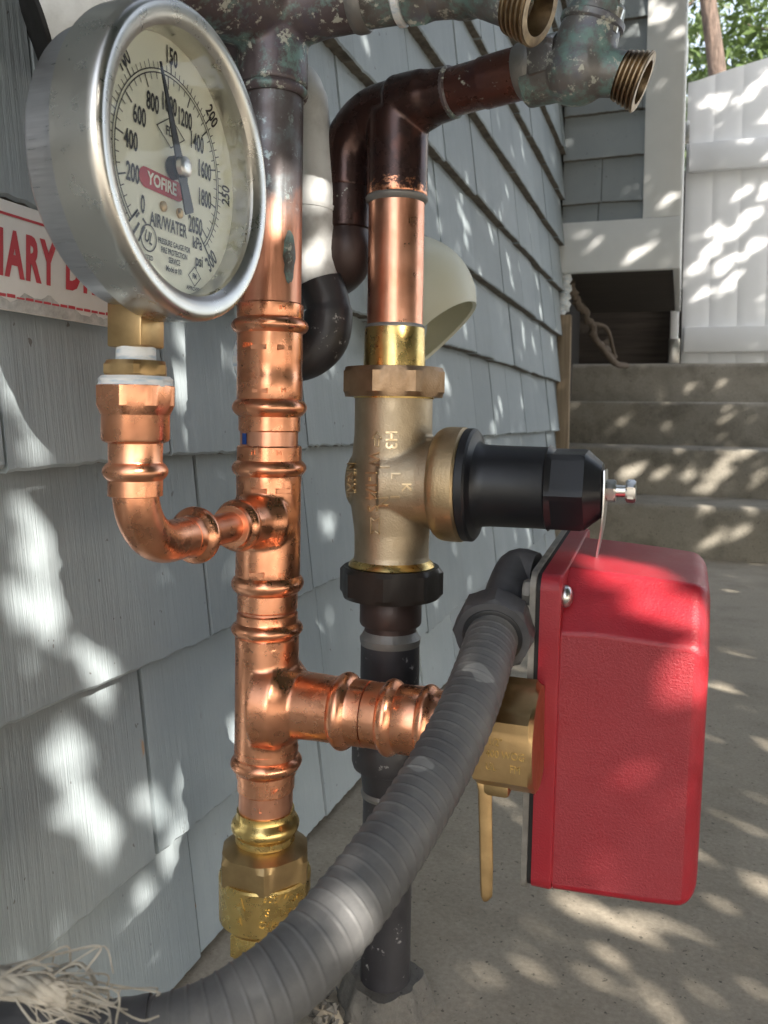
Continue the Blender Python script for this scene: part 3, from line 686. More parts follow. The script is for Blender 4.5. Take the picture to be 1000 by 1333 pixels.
arc(RA, .0005, -A1, A1); arc(RA*.962, .0005, -A1, A1)
for k in range(61):
    a = -A1+2*A1*k/60; L = .085 if k % 10 == 0 else (.065 if k % 5 == 0 else .05)
    bar(a, RA, RA+ri*(L+.04 if k % 10 == 0 else L), .00075 if k % 10 == 0 else .0004)
for k in range(42):
    a = -A1+2*A1*k/41; bar(a, RA*.962-ri*(.10 if k % 4 == 0 else .05), RA*.962, .0007 if k % 4 == 0 else .0004)
for s_ in (-1, 1):
    bar(s_*A1, RA*.82, RA*1.10, .0009)
# stop bracket at zero
a = -A1-.12; bar(a, RA*.90, RA*1.06, .0012); bar(-A1-.04, RA*.82, RA*.90, .001); bar(-A1-.22, RA*.86, RA*1.06, .001)
arc(RA*.82, .0009, -A1-.22, -A1-.13, 6); arc(RA*1.06, .0009, -A1-.10, -A1-.0, 6)
def dtext(t, y, z, size, rot=0, sx=.62, fn=None, off=0.0002):
    c, s_ = math.cos(rot), math.sin(rot); tgt = fn or mb
    tgt.text(t, size, lambda x, yy, h: DP(y+x*c-yy*s_, z+x*s_+yy*c, .0003 if fn is None else .0006), 0, 'CENTER', sx, off*size/.009)
for k, t in enumerate(('0', '50', '100', '150', '200', '250', '300')):
    a = -A1+2*A1*k/6; y, z = pol(a, ri*(.868 if k < 6 else .885)); rot = -a if abs(a) < 1.5 else -a+pi
    if k == 0: continue
    if k == 5: rot = pi/2
    dtext(t, y, z, .0098, rot)
for k in range(0, 11):
    v = k*200 if k < 10 else 2050; a = -A1+2*A1*v/2050; y, z = pol(a, ri*(.50 if 600 <= v <= 1400 else .52)); 
    dtext(str(v), y, z-.0006, .0102, 0, .56)
dtext('AIR/WATER', -ri*.02, -ri*.46, .0078, 0, .66); dtext('kPa', ri*.40, -ri*.52, .0070, 0, .8); dtext('psi', ri*.43, -ri*.66, .0072, 0, .8)
for t, z in (('PRESSURE GAUGE FOR', -.600), ('FIRE PROTECTION', -.665), ('SERVICE', -.730), ('Model # 101', -.80)):
    dtext(t, ri*.06, ri*z, .0033, 0, .72)
dtext('UL', -ri*.29, -ri*.61, .0066, -.25, .7); dtext('LISTED', -ri*.30, -ri*.76, .0026, 0, .9)
def dring(y, z, r_, wd, n=28):
    vs = []
    for i in range(n+1):
        a = 2*pi*i/n; vs += [DP(y+(r_-wd/2)*math.cos(a), z+(r_-wd/2)*math.sin(a), .0003), DP(y+(r_+wd/2)*math.cos(a), z+(r_+wd/2)*math.sin(a), .0003)]
    mb.add(vs, [(2*i, 2*i+1, 2*i+3, 2*i+2) for i in range(n)])
dring(-ri*.29, -ri*.61, ri*.10, .0006)
def rhomb(y, z, a_, b_, wd, sk=0):
    P = [(-a_, 0), (0, b_), (a_, 0), (0, -b_)]; vs = []
    for p in P: vs += [DP(y+p[0], z+p[1]+sk*p[0], .0003), DP(y+p[0]*(1-wd/a_), z+(p[1]*(1-wd/a_))+sk*p[0], .0003)]
    mb.add(vs, [(2*i, 2*i+1, (2*i+3) % 8, (2*i+2) % 8) for i in range(4)])
rhomb(0, ri*.28, ri*.20, ri*.125, .0008); dtext('FLC', 0, ri*.28, .0055, 0, .8)
rhomb(ri*.36, -ri*.80, ri*.10, ri*.085, .0006); dtext('FM', ri*.36, -ri*.80, .0034, 0, .8); dtext('APPROVED', ri*.34, -ri*.905, .0024, 0, .9)
mb.build('dial_print', 'ink', dial, 0)
lg = MB(); hw, hh = ri*.30, ri*.078; cy_, cz_ = -ri*.12, -ri*.16
pts = [(cy_+sx*(hw-hh)+hh*math.cos(a), cz_+hh*math.sin(a)) for sx, aa in ((1, np.linspace(-pi/2, pi/2, 10)), (-1, np.linspace(pi/2, 3*pi/2, 10))) for a in aa]
lg.add([DP(y, z, .0004) for y, z in pts], [tuple(range(len(pts)))]); lg.build('logo_plate', 'logo_red', dial, 0)
lt = MB(); dtext('YOFIRE', cy_, cz_, .0068, 0, .92, lt, .0003); lt.build('logo_lettering', 'logo_white', dial, 0)
for yy in (-.10, .13):
    MB().lathe([(0, .0022), (.0008, .0022), (.0012, .0012)], DP(yy*ri, -ri*.325, 0), (1, 0, 0), 20).build('dial_screw', 'brass_dull', dial)
# needle
na = math.radians(-21.5); nd = Vector((0, math.sin(na), math.cos(na))); npn = Vector((0, math.cos(na), -math.sin(na)))
nb = MB(); o_ = Vector(DP(0, 0, .0048))
prof = [(-ri*.36, .0029), (-ri*.33, .0034), (-ri*.12, .0027), (-ri*.09, .0034), (0, .0036), (ri*.10, .0024), (ri*.77, .00045)]
vs = [];
for t, hwd in prof:
    for sx in (-1, 1):
        for h in (0, .0006): vs.append(o_+nd*t+npn*hwd*sx+Vector((h, 0, 0)))
fs = []
for i in range(len(prof)-1):
    a = i*4; fs += [(a+1, a+3, a+7, a+5), (a, a+4, a+6, a+2), (a, a+1, a+5, a+4), (a+2, a+6, a+7, a+3)]
fs += [(0, 2, 3, 1), tuple(len(vs)-4+i for i in (0, 1, 3, 2))]
nb.add(vs, fs).build('needle', 'needle', g, 0)
MB().lathe([(0, .0048), (.003, .0048), (.0034, .004)], DP(0, 0, .001), (1, 0, 0), 28).build('needle_boss', 'needle', g)
MB().lathe([(0, .0042), (.0022, .0042), (.0030, .003), (.0031, .0012)], DP(0, 0, .0056), (1, 0, 0), 28).build('needle_hub', 'zinc', g)
gg = MB(); gg.lathe([(0, ri*.998), (.0012, ri*.998)], (GX.x+.0245, yc, zc), (1, 0, 0), 64); gg.build('glass', 'glass', g, 30)
# brass socket block below
zt = zc-RG*.86
mb = MB(); hwd = .0112
ca, sa = math.cos(ph+pi*.06), math.sin(ph+pi*.06)
sqv = [(-1, -1), (1, -1), (1, 1), (-1, 1)]
wA = rg(70)*.74
vs = [(GX.x+x*wA, GX.y+y*wA, z) for z in (zg(453), zt) for x, y in sqv]
mb.add(vs, [(3, 2, 1, 0), (4, 5, 6, 7), (0, 1, 5, 4), (1, 2, 6, 5), (2, 3, 7, 6), (3, 0, 4, 7)]); mb.build('socket_block', 'brass_hex', g, 30, .0009)
glathe([(476, 52), (452, 50), (450, 44)], 'thread', 'tape_white', g)
MB().hexa((GX.x, GX.y, zg(493)), (0, 0, 1), zg(470)-zg(493), rg(82)*2*.93, ph=ph+.45).build('bushing', 'brass_hex', g, 22)
pr = seg(GX, (506, 92), (503, 96), (498, 93), (494, 95), (490, 86))
MB().lathe(pr, (GX.x, GX.y, 0), n=48, rf=lambda t, r, a: r*(1+.02*math.sin(5*a+900*t)+.015*math.sin(11*a))).build('sealing_tape', 'tape_white', g)

# ------------------------------------------------------------------ sign behind the gauge
sx_ = WX+.0006
pa, pb = PX(0, 259, sx_), PX(0, 403, sx_); pr_ = PX(140, 418, sx_)
zs1, zs0 = pa.z, pb.z; ySR = pr_.y+.022; yS0 = ySR-.160
sg = empty('drain_sign', (sx_, (yS0+ySR)/2, zs0), 'worn white metal sign with red letters screwed to the wall behind the gauge', 'sign')
h = zs1-zs0
MB().box((sx_, yS0, zs0), (sx_+.0016, ySR, zs1)).build('sign_plate', 'sign_white', sg, 30, .0004)
mb = MB(); sf = sx_+.0019
def sq4(y0, z0, y1, z1): mb.add([(sf, y0, z0), (sf, y1, z0), (sf, y1, z1), (sf, y0, z1)], [(0, 1, 2, 3)])
e = .0018; bwid = .0013
sq4(yS0+e, zs1-.0058-bwid, ySR-e, zs1-.0058); 
mb.text('AUXILIARY DRAIN', .0290, lambda x, y, z: (sf, (yS0+ySR)/2+x, zs0+h*.50+y), 0, 'CENTER', .56, .0012, 1.16)
for i in range(26):
    yy = yS0+e+(ySR-yS0-2*e)*i/26
    if random.random() < .75: sq4(yy, zs0+.0062, yy+.0052, zs0+.0062+bwid*random.uniform(.6, 1.3))
mb.build('sign_print', 'sign_red', sg, 0)
# bare scraped strip along the foot, ragged
mb = MB(); n = 70; vs = []
for i in range(n+1):
    y = yS0+.0005+(ySR-yS0-.001)*i/n; fall = .5+.5*math.sin(i*.21)+.3*math.sin(i*.83); vs += [(sx_+.00175, y, zs0+.0004), (sx_+.00175, y, zs0+.0042+.0052*max(0, fall)*(1.0 if i < 56 else .5)+random.uniform(-.0005, .0005))]
mb.add(vs, [(2*i, 2*i+2, 2*i+3, 2*i+1) for i in range(n)]).build('scraped_strip', 'sign_bare', sg, 0)

# ------------------------------------------------------------------ pressure reducing valve on the second riser
R2 = Axis(511, 640, .533); Z2, r2 = R2.z, R2.r
cphi = math.atan2(-R2.y, -R2.x)
pv = empty('pressure_valve', (R2.x, R2.y, Z2(775)), 'cast bronze pressure regulating valve with a black spring cap', 'valve')
body = MB().lathe([(Z2(738), r2(104)), (Z2(722), r2(97)), (Z2(692), r2(98)), (Z2(660), r2(107)), (Z2(630), r2(110)), (Z2(598), r2(107)), (Z2(566), r2(101)), (Z2(520), r2(101)), (Z2(512), r2(101))], (R2.x, R2.y, 0), n=56)
zV = Z2(627); pV = Vector((R2.x, R2.y, zV))
body.lathe([(0, r2(124)), (.022, r2(114)), (.030, r2(116)), (.0345, r2(128))], pV, DX, 56)
body.lathe([(-.0265, r2(66)), (-.024, r2(74)), (0, r2(92))], pV, DX, 40)
body.lathe([(-.029, r2(36)), (-.02, r2(40))], pV, DX, 24)
body.lathe([(-.030, r2(60)), (.030, r2(70))], pV+Vector((.006, 0, 0)), Vector((0, 0, 1)), 40)
for sgn in (1,):
    body.box((R2.x+.020, R2.y-.008, zV+r2(84)), (R2.x+.034, R2.y+.010, zV+r2(118)))
vb = link('valve_body', fuse(body, .0009, 9), 'bronze', pv, 60)
from mathutils.bvhtree import BVHTree
def cast_text(me, items, name, mat, parent, ex=.0007):
    """raised foundry lettering laid on the surface of a casting: (text, px, py, cap px, turn)"""
    bv_ = BVHTree.FromPolygons([v.co.copy() for v in me.vertices], [tuple(p.vertices) for p in me.polygons]); mb_ = MB()
    for t, px, py, size, turn in items:
        v, f = text_geo(t, 1.0, .05, 'CENTER', .012); c_, s_ = math.cos(turn), math.sin(turn); out = []
        for x, y, z in v:
            x *= size*1.6; y *= size*1.6; qx, qy = px+x*c_-y*s_, py-(x*s_+y*c_)
            h_, n_, _, _ = bv_.ray_cast(CAM, ray(qx, qy).normalized())
            if h_ is None: h_ = Pd(qx, qy, R2.d-.02); n_ = (CAM-h_).normalized()
            out.append(h_+n_*(ex if z > 0 else -.0004))
        mb_.add(out, f)
    return mb_.build(name, mat, parent, 0)
brs_txt = [('A', 312, 1178, 14, -.2), ('600', 352, 1172, 9, -.05), ('WOG', 378, 1170, 9, .05), ('S', 348, 1190, 9, -.05), ('1-1/4', 378, 1188, 9, .05), ('CWP', 350, 1206, 8, -.05), ('250', 378, 1204, 8, .05), ('A', 311, 1200, 8, -.2)]
tq = -pi/2
cast_text(vb.data, [('H3', 509, 573, 13, tq), ('W', 487, 598, 12, tq), ('1-1/4', 483, 631, 12, tq), ('S', 485, 662, 12, tq),
    ('I', 501, 608, 11, tq), ('L', 515, 619, 11, tq), ('K', 529, 634, 11, tq), ('I', 514, 647, 11, tq), ('N', 499, 653, 11, tq), ('NR3XL', 457, 624, 9, tq)], 'raised_lettering', 'bronze_worn_glint', vb, .0010)
cast_text(ckb.data, brs_txt, 'raised_lettering', 'brass', ckb, .0005)
bvb = BVHTree.FromPolygons([v.co.copy() for v in vb.data.vertices], [tuple(p.vertices) for p in vb.data.polygons])
def cast_line(pts, wpx, name):
    mb_ = MB(); out = []
    for px, py in pts:
        h_, n_, _, _ = bvb.ray_cast(CAM, ray(px, py).normalized()); out.append(h_+n_*.0005)
    mb_.tube(out, wpx*.53/F, 6); mb_.build(name, 'bronze_worn_glint', vb, 60)
def dense(P, n=6): return [(a[0]+(b[0]-a[0])*k/n, a[1]+(b[1]-a[1])*k/n) for a, b in zip(P[:-1], P[1:]) for k in range(n)]+[P[-1]]
cast_line(dense([(485, 571), (491, 562), (497, 571), (493.5, 571), (493.5, 581), (488.5, 581), (488.5, 571), (485, 571)]), .9, 'flow_arrow')
cast_line(dense([(483, 674), (483, 695), (488, 691), (494, 695), (494, 674), (488, 678), (483, 674)]), .9, 'flow_arrow')
# bell, cap, screw along +X
pC0 = pV-DX*.0118
def xl(prof, name, mat, n=64, rf=None, parent=pv): return MB().lathe(prof, pC0, DX, n, rf, ref=(0, -1, .45)).build(name, mat, parent, 30)
xl([(.040, .024), (.0415, .030)]+[(.0415+.008*(1-math.cos(pi/2*k/6)), .030+.0052*math.sin(pi/2*k/6)) for k in range(7)]+[(.058, .0352), (.0595, .0340), (.0596, .031)], 'bell_flange', 'bronze_bell')
def capr(t, r, a):
    if t > .108:
        q = ((a+pi/6) % (pi/3))-pi/6; lim = .0221/math.cos(q); return min(r, lim + max(0, .113-t)*1.2)
    return r
xl([(.0595, .0330), (.0600, .0345), (.0645, .0345), (.0658, .0330), (.0663, .0300), (.0675, .0268), (.070, .0252), (.075, .0247), (.1085, .0243), (.1090, .0244), (.110, .0256), (.113, .0258), (.129, .0256), (.1315, .0243), (.1405, .0160), (.1408, .006)], 'spring_cap', 'black_plastic', 72, capr)
xl([(.138, .0035), (.158, .0035)], 'adjusting_screw', 'zinc', 24)
mb = MB(); mb.hexa(pC0+DX*.1425, DX, .0055, .0120, ref=(0, -.3, 1)); mb.build('lock_nut', 'zinc', pv, 22)
mb = MB(); mb.hexa(pC0+DX*.1535, DX, .0055, .0120, ref=(0, -.1, 1)); mb.build('screw_head', 'zinc', pv, 22)
# seal tab hanging from the screw
mb = MB(); n = 8; tb = [(0.1415, .010, .012), (0.1418, .012, .004), (.1416, .012, -.010), (.1405, .010, -.022), (.1385, .006, -.034), (.1370, .005, -.044)]
vs = []
for t, hw_, zz_ in tb:
    for sy in (-1, 1):
        for q in (0, .0009): vs.append((pC0.x+t+q, pV.y+sy*hw_, zV+zz_))
fs = []
for i in range(len(tb)-1):
    a = i*4; fs += [(a, a+4, a+5, a+1), (a+2, a+3, a+7, a+6), (a, a+2, a+6, a+4), (a+1, a+5, a+7, a+3)]
fs += [(0, 1, 3, 2), tuple(len(vs)-4+i for i in (0, 2, 3, 1))]
mb.add(vs, fs).build('seal_tab', 'zinc', pv, 40)
# union nuts
mb = MB(); ofl = r2(134)*2*.955
mb.hexa((R2.x, R2.y, Z2(517)), (0, 0, 1), Z2(479)-Z2(517), ofl, sides=8, ph=cphi+pi/8); mb.build('union_nut', 'bronze_nut', pv, 22)
mb = MB(); mb.lathe([(Z2(519), r2(104)), (Z2(514), r2(106))], (R2.x, R2.y, 0)); mb.build('union_seat', 'brass', pv)
for q in range(8):
    pass
mb = MB(); mb.hexa((R2.x, R2.y, Z2(776)), (0, 0, 1), Z2(736)-Z2(776), ofl*.985, sides=8, ph=cphi+pi/8+.25); mb.build('union_nut', 'black_nut', pv, 22)
MB().lathe([(Z2(742), r2(104)), (Z2(735), r2(113)), (Z2(731), r2(108)), (Z2(727), r2(98))], (R2.x, R2.y, 0)).build('union_seat', 'brass', pv)

# ------------------------------------------------------------------ lower supply pipe
spp = empty('supply_pipe', (R2.x, R2.y, 0), 'tarred black pipe rising from the concrete below the bronze valve', 'pipe')
def l2(pts, name, mat, n=48, parent=spp, **k): return vlathe(R2, pts, name, mat, parent, n, **k)
l2([(812, 78), (809, 81), (782, 81), (778, 76), (770, 74)], 'tailpiece', 'brown_fitting')
l2([(834, 68), (808, 68)], 'pipe_collar', 'brown_fitting')
l2([(838, 77), (834, 79), (829, 80), (826, 75), (820, 69)], 'solder_ring', 'solder')
l2([(962, 78), (838, 77)], 'sleeve', 'tarred')
l2([(1032, 66), (1000, 74), (996, 92), (988, 97), (966, 97), (958, 90), (950, 80)], 'coupling', 'tarred')
l2([(1034, 70), (1030, 72), (1026, 68)], 'solder_ring', 'solder')
MB().lathe([(-.03, r2(66)), (Z2(1024), r2(66))], (R2.x, R2.y, 0)).build('pipe_length', 'tarred', spp)
# rough mortar collar round the foot
mb = MB(); n = 40
mb.lathe([(-.005, .031), (.004, .029), (.014, .0255), (.021, .0225), (.0205, .015)], (R2.x, R2.y, 0), n=n, rf=lambda t, r, a: r*(1+.10*math.sin(3*a+1)+.06*math.sin(7*a)+random.uniform(-.03, .03)))
tag(mb.build('mortar_collar', 'mortar', None, 60), 'crumbling mortar collar round the foot of the tarred pipe', 'mortar collar')
mb = MB()
for i in range(46):
    p = PZ(random.uniform(405, 470), random.uniform(1262, 1350), .0); s_ = random.uniform(.0015, .006); vs = [p+Vector((random.uniform(-s_, s_), random.uniform(-s_, s_), random.uniform(-.001, s_))) for _ in range(6)]
    mb.add(vs, [(0, 1, 2), (0, 2, 3), (0, 3, 4), (0, 4, 1), (5, 2, 1), (5, 3, 2), (5, 4, 3), (5, 1, 4)])
tag(mb.build('mortar_rubble', 'mortar', None, 0), 'loose mortar crumbs beside the tarred pipe', 'rubble', kind='stuff')

# ------------------------------------------------------------------ copper outlet pipe above the valve
cp = empty('outlet_pipe', (R2.x, R2.y, Z2(478)), 'copper pipe above the bronze valve with a dark brown tee on top', 'pipe')
l2([(480, 80), (476, 80), (430, 78), (427, 76), (426, 70)], 'brass_tailpiece', 'brass', parent=cp)
MB().lathe([(Z2(430), r2(72)), (Z2(240), r2(72))], (R2.x, R2.y, 0)).build('pipe_length', 'copper_used', cp)
l2([(429, 76), (426, 77), (423, 73)], 'solder_ring', 'solder', parent=cp)
l2([(266, 73), (262, 80), (259, 81), (256, 77)], 'solder_ring', 'solder', parent=cp)
pA = Vector((R2.x, R2.y, Z2(140))); pRB = Pd(690, 106, .476); pRB.z = pA.z + .004; dR = (pRB-pA); LR = dR.length; dR.normalize()
tee3 = MB().lathe([(Z2(258), r2(79)), (Z2(150), r2(79))], (R2.x, R2.y, 0), n=48)
tee3.lathe([(0, .0190), (.020, .0180), (.026, .0162), (.040, .0150)], pA, dR, 48)
tee3.lathe([(0, .0165), (.02, .0160)], pA, -dR, 40)
lp = Pd(447, 215, .572)
lo_t, hi_t = 0.0, .3
for _ in range(40):
    mt_ = (lo_t+hi_t)/2; q_ = pA-dR*mt_-CAM
    if q_.dot(rt)/q_.dot(fw)*F+PPX > 452: lo_t = mt_
    else: hi_t = mt_
lc = pA-dR*lo_t; dL = depth(lc)
tee3.tube([pA]+arcpath(pA-dR*.008, Vector((lc.x, lc.y, pA.z)), Vector((lc.x, lc.y, pA.z-.046)), 14), .0172, 32)
t3 = fuse(tee3, .0011, 9)
mm, kk = BURNT
c = mm.ramp(mm.noise(40, detail=6), (.3, (.085, .040, .032)), (.55, (.045, .026, .024)), (.75, (.13, .055, .042)))
zz_ = mm.sep('Z'); kz = mm.math('MULTIPLY', mm.math('SUBTRACT', Z2(236), zz_), 55.0); kz = mm.math('ADD', kz, mm.math('MULTIPLY', mm.math('SUBTRACT', mm.noise(170, mm.coord((1, 1, 1.6)), 6, .75), .5), 2.6))
f_ = mm.ramp(kz, (.30, 0), (.42, 1)); mm.set('Base Color', mm.mix(f_, c, (.66, .30, .18))); mm.set('Metallic', mm.ramp(f_, (0, .6), (1, 1)))
mm.set('Roughness', mm.ramp(mm.noise(60, detail=5), (.3, .16), (.7, .36))); mm.bump(mm.noise(200, detail=5), .2, .0006); M['burnt_copper'] = mm.m
link('dark_tee', t3, 'burnt_copper', cp, 60)
dn = [Vector((lc.x, lc.y, pA.z-.026)), Vector((lc.x, lc.y, PX(450, 300, lc.x).z))]
zl = lambda py: Axis(452, 215, dL).z(py)
MB().lathe([(zl(330), .0150), (zl(215), .0150)], (lc.x, lc.y, 0)).build('drop_pipe', 'dark_copper', cp)
MB().lathe([(zl(300), .0155), (zl(298), .0168), (zl(235), .0168), (zl(232), .0155)], (lc.x, lc.y, 0)).build('drop_sleeve', 'dark_copper', cp)
q0 = Vector((lc.x, lc.y, zl(300))); q1 = Vector((WX+.002, lc.y+.10, zl(345)))
MB().tube(smoothpath([q0, q0+Vector((0, 0, -.022)), q0.lerp(q1, .45)+Vector((0, 0, -.016)), q1], 8), .0155, 28).build('drop_elbow', 'brown_fitting', cp, 60)
# arm to the hose bib
along(pA+dR*.036, dR, [(0, .0142), (.0002, .0152), (.003, .0152), (.004, .0142)], 'solder_ring', 'patina_copper', cp)
along(pA+dR*.036, dR, [(0, .0139), (.022, .0139), (.0235, .0146), (.026, .0146), (LR-.036, .0146)], 'arm_pipe', 'red_copper', cp)

# ------------------------------------------------------------------ hose bibs
def thread(p, d, r0_, r1_, L, turns=5, bore=.7):
    """male hose thread with an open bore"""
    pr = [(0, r0_)]
    for k in range(turns):
        t = L*(k+.1)/turns; w_ = L/turns; rr_ = r0_+(r1_-r0_)*(k/turns)
        pr += [(t+w_*.1, rr_*.93), (t+w_*.35, rr_*1.03), (t+w_*.65, rr_*1.03), (t+w_*.88, rr_*.93)]
    pr += [(L, r1_*.95), (L, r1_*bore), (L*.2, r1_*bore*.96), (L*.2, .0005)]
    return MB().lathe(pr, p, d, 48, cap=False)
hb = empty('hose_bib', pRB, 'green stained hose bib ending the brown pipe arm with a blue handle', 'tap', 'bronze hose bibs')
along(pA+dR*(LR-.006), dR, [(0, .0150), (.001, .0156), (.009, .0158), (.011, .0148)], 'solder_collar', 'solder', hb)
mb = MB(); mb.hexa(pA+dR*(LR+.003), dR, .016, .0300, ref=(0, 0, 1)); mb.build('inlet_hex', 'patina_bronze', hb, 22)
dB = .46
c0 = Pd(752, 92, dB); tpb = Pd(774, 22, dB-.004); outp = Pd(795, 108, dB-.006); oute = Pd(836, 101, dB-.016)
bb = MB()
sph = [(-.0155*math.cos(pi*k/10), max(.0003, .0155*math.sin(pi*k/10))) for k in range(11)]
st_ = (tpb-c0).normalized(); od = (Pd(834, 104, dB-.012)-Pd(790, 110, dB)).normalized()
bb.lathe([(t*1.25, r*1.2) for t, r in sph], c0, dR, 36)
bb.lathe([(0, .0140), (LR, .0140)] if False else [(-.03, .0130), (0, .0142)], c0, dR, 32)
bb.lathe([(0, .0175), (.016, .0168), ((tpb-c0).length, .0158)], c0-st_*.002, st_, 36)
bb.lathe([(0, .0140), (.018, .0122), (.026, .0118)], c0+dR*.002, (Pd(815, 100, dB-.008)-c0).normalized(), 32)
bb.lathe([(0, .0065), (.0156, .0060), (.0162, .0052)], c0+st_*.008, (CAM-c0).normalized(), 20)
link('bib_body', fuse(bb, .0009, 6), 'patina_bronze', hb, 60)
along(tpb-st_*.006, st_, [(0, .0165), (.001, .0175), (.004, .0175), (.005, .0160), (.012, .0150)], 'bonnet_ring', 'patina_bronze', hb)
mb = MB(); mb.hexa(tpb+st_*.006, st_, .010, .0235); mb.build('bonnet_nut', 'patina_bronze', hb, 22)
along(tpb+st_*.012, st_, [(0, .0062), (.020, .0058)], 'stem', 'tarred', hb, 24)
hd = Pd(818, 2, dB-.01)
mb = MB(); pw = smoothpath([tpb+st_*.026+rt*(.022*math.cos(a))+(rt.cross(st_))*(.022*math.sin(a)) for a in np.linspace(0, 2*pi, 17)], 2)
mb.tube(pw, .0035, 10, cap=False); mb.tube([tpb+st_*.026-rt*.022, tpb+st_*.026+rt*.022], .003, 8); mb.build('handle', 'blue_plastic', hb, 60)
along(Pd(797, 32, dB-.012)-st_*.004, st_, [(0, .004), (.012, .004)], 'packing_screw', 'zinc', hb, 12)
ods = (rt*.88-up*.42-fw*.28).normalized()
thread(Pd(808, 98, dB-.008), ods, .0130, .0160, .013).build('hose_thread', 'old_brass_thread', hb, 40)
# the one on the riser, cut by the top of the frame
h2 = empty('hose_bib', pC+DX*.05, 'lichen crusted hose bib at the top of the copper riser', 'tap', 'bronze hose bibs')
D2 = (Pd(655, 10, .43)-Pd(470, 15, .462)); D2 = DX.copy()
pS = pC+DX*.048
along(pS, D2, [(0, .0165), (.002, .0172), (.006, .0170), (.008, .0158)], 'solder_ring', 'solder', h2)
along(pS+D2*.006, D2, [(0, .0150), (.022, .0150)], 'nipple', 'patina_bronze', h2)
along(pS+D2*.024, D2, [(0, .0150), (.001, .0165), (.004, .0165), (.005, .0150)], 'sealing_tape', 'tape_white', h2)
mb = MB(); mb.hexa(pS+D2*.0295, D2, .014, .0315, ref=(0, 0, 1)); mb.build('inlet_hex', 'patina_bronze', h2, 22)
b2 = MB(); c2 = pS+D2*.062
b2.lathe([(-.024, .0150), (0, .0165), (.014, .013)], c2, D2, 36)
b2.lathe([(t*1.2, r*1.15) for t, r in sph], c2, D2, 36)
b2.lathe([(0, .0150), (.05, .0150)], c2, Vector((.15, 0, 1)), 32)
bt = c2+Vector((.0074, 0, .049)); bd = Vector((.15, 0, 1)).normalized()
along(bt-bd*.003, bd, [(0, .0160), (.001, .0172), (.004, .0172), (.005, .0158), (.012, .0145)], 'bonnet_ring', 'patina_bronze', h2)
mb = MB(); mb.hexa(bt+bd*.009, bd, .010, .0235); mb.build('bonnet_nut', 'patina_bronze', h2, 22)
along(bt+bd*.017, bd, [(0, .0060), (.020, .0056)], 'stem', 'tarred', h2, 24)
bu, bw_, _ = frame_of(bd)
mb = MB(); mb.tube([bt+bd*.034+bu*(.024*math.cos(a))+bw_*(.024*math.sin(a)) for a in np.linspace(0, 2*pi, 33)], .0036, 10, cap=False); mb.tube([bt+bd*.034-bu*.024, bt+bd*.034+bu*.024], .003, 8); mb.tube([bt+bd*.034-bw_*.024, bt+bd*.034+bw_*.024], .003, 8); mb.build('handle', 'blue_plastic', h2, 60)
o2 = Pd(679, 9, depth(c2)-.028); dd2 = (o2-c2).normalized()
b2.lathe([(0, .0135), ((o2-c2).length-.004, .0115)], c2, dd2, 32)
link('bib_body', fuse(b2, .0010, 6), 'patina_bronze', h2, 60)
thread(o2-dd2*.006, (rt*.78-up*.42-fw*.45).normalized(), .0140, .0172, .015).build('hose_thread', 'old_brass_thread', h2, 40)

# ------------------------------------------------------------------ sleeved waste pipe behind the riser
dW = .54
wp = empty('wrapped_pipe', Pd(410, 300, dW), 'pale wrapped pipe with a dark lower bend behind the copper riser', 'pipe')
pw = [Pd(398, 118, dW), Pd(404, 170, dW), Pd(412, 250, dW), Pd(410, 330, dW), Pd(418, 375, dW)]
MB().tube(smoothpath([Pd(380, 95, dW+.03)]+pw, 8), [.009]+[.0116]*9+[.0128]*31, 28).build('pale_sleeve', 'pale_sleeve', wp, 60)
MB().tube(smoothpath([Pd(413, 268, dW), Pd(412, 274, dW)], 2), .0133, 28).build('sleeve_seam', 'pale_sleeve', wp, 40)
pd_ = [Pd(417, 366, dW), Pd(428, 405, dW), Pd(420, 445, dW), Pd(392, 464, dW), Pd(350, 466, dW+.005)]
mb = MB(); mb.tube(smoothpath(pd_, 8), [.0142]*8+[.0155]*25, 28, rf=lambda L, r, a: r*(1+.012*math.sin(9*a+300*L))); mb.build('dark_bend', 'tarred', wp, 60)
MB().tube(smoothpath([Pd(352, 466, dW+.004), Pd(330, 466, dW+.006), Pd(308, 465, dW+.008)], 5), [.0150]*8+[.0142, .0130, .0080], 28).build('pale_end', 'tape_white', wp, 60)

# pale pipe end behind gauge at top-left
up_ = empty('vent_pipe', PX(60, 45, WX+.03), 'grey white pipe stub with a dark rim behind the top of the gauge', 'pipe')
p0, p1 = PX(48, 38, WX+.004), PX(260, 5, WX+.06)
dv = (p1-p0).normalized()
MB().lathe([(0, .0225), (.05, .0225)], p0, dv, 40).build('pipe_length', 'pale_sleeve', up_)
MB().lathe([(-.0012, .0222), (-.0008, .0230), (.0008, .0231), (.0012, .0226)], p0, dv, 40).build('dark_rim', 'gasket', up_)

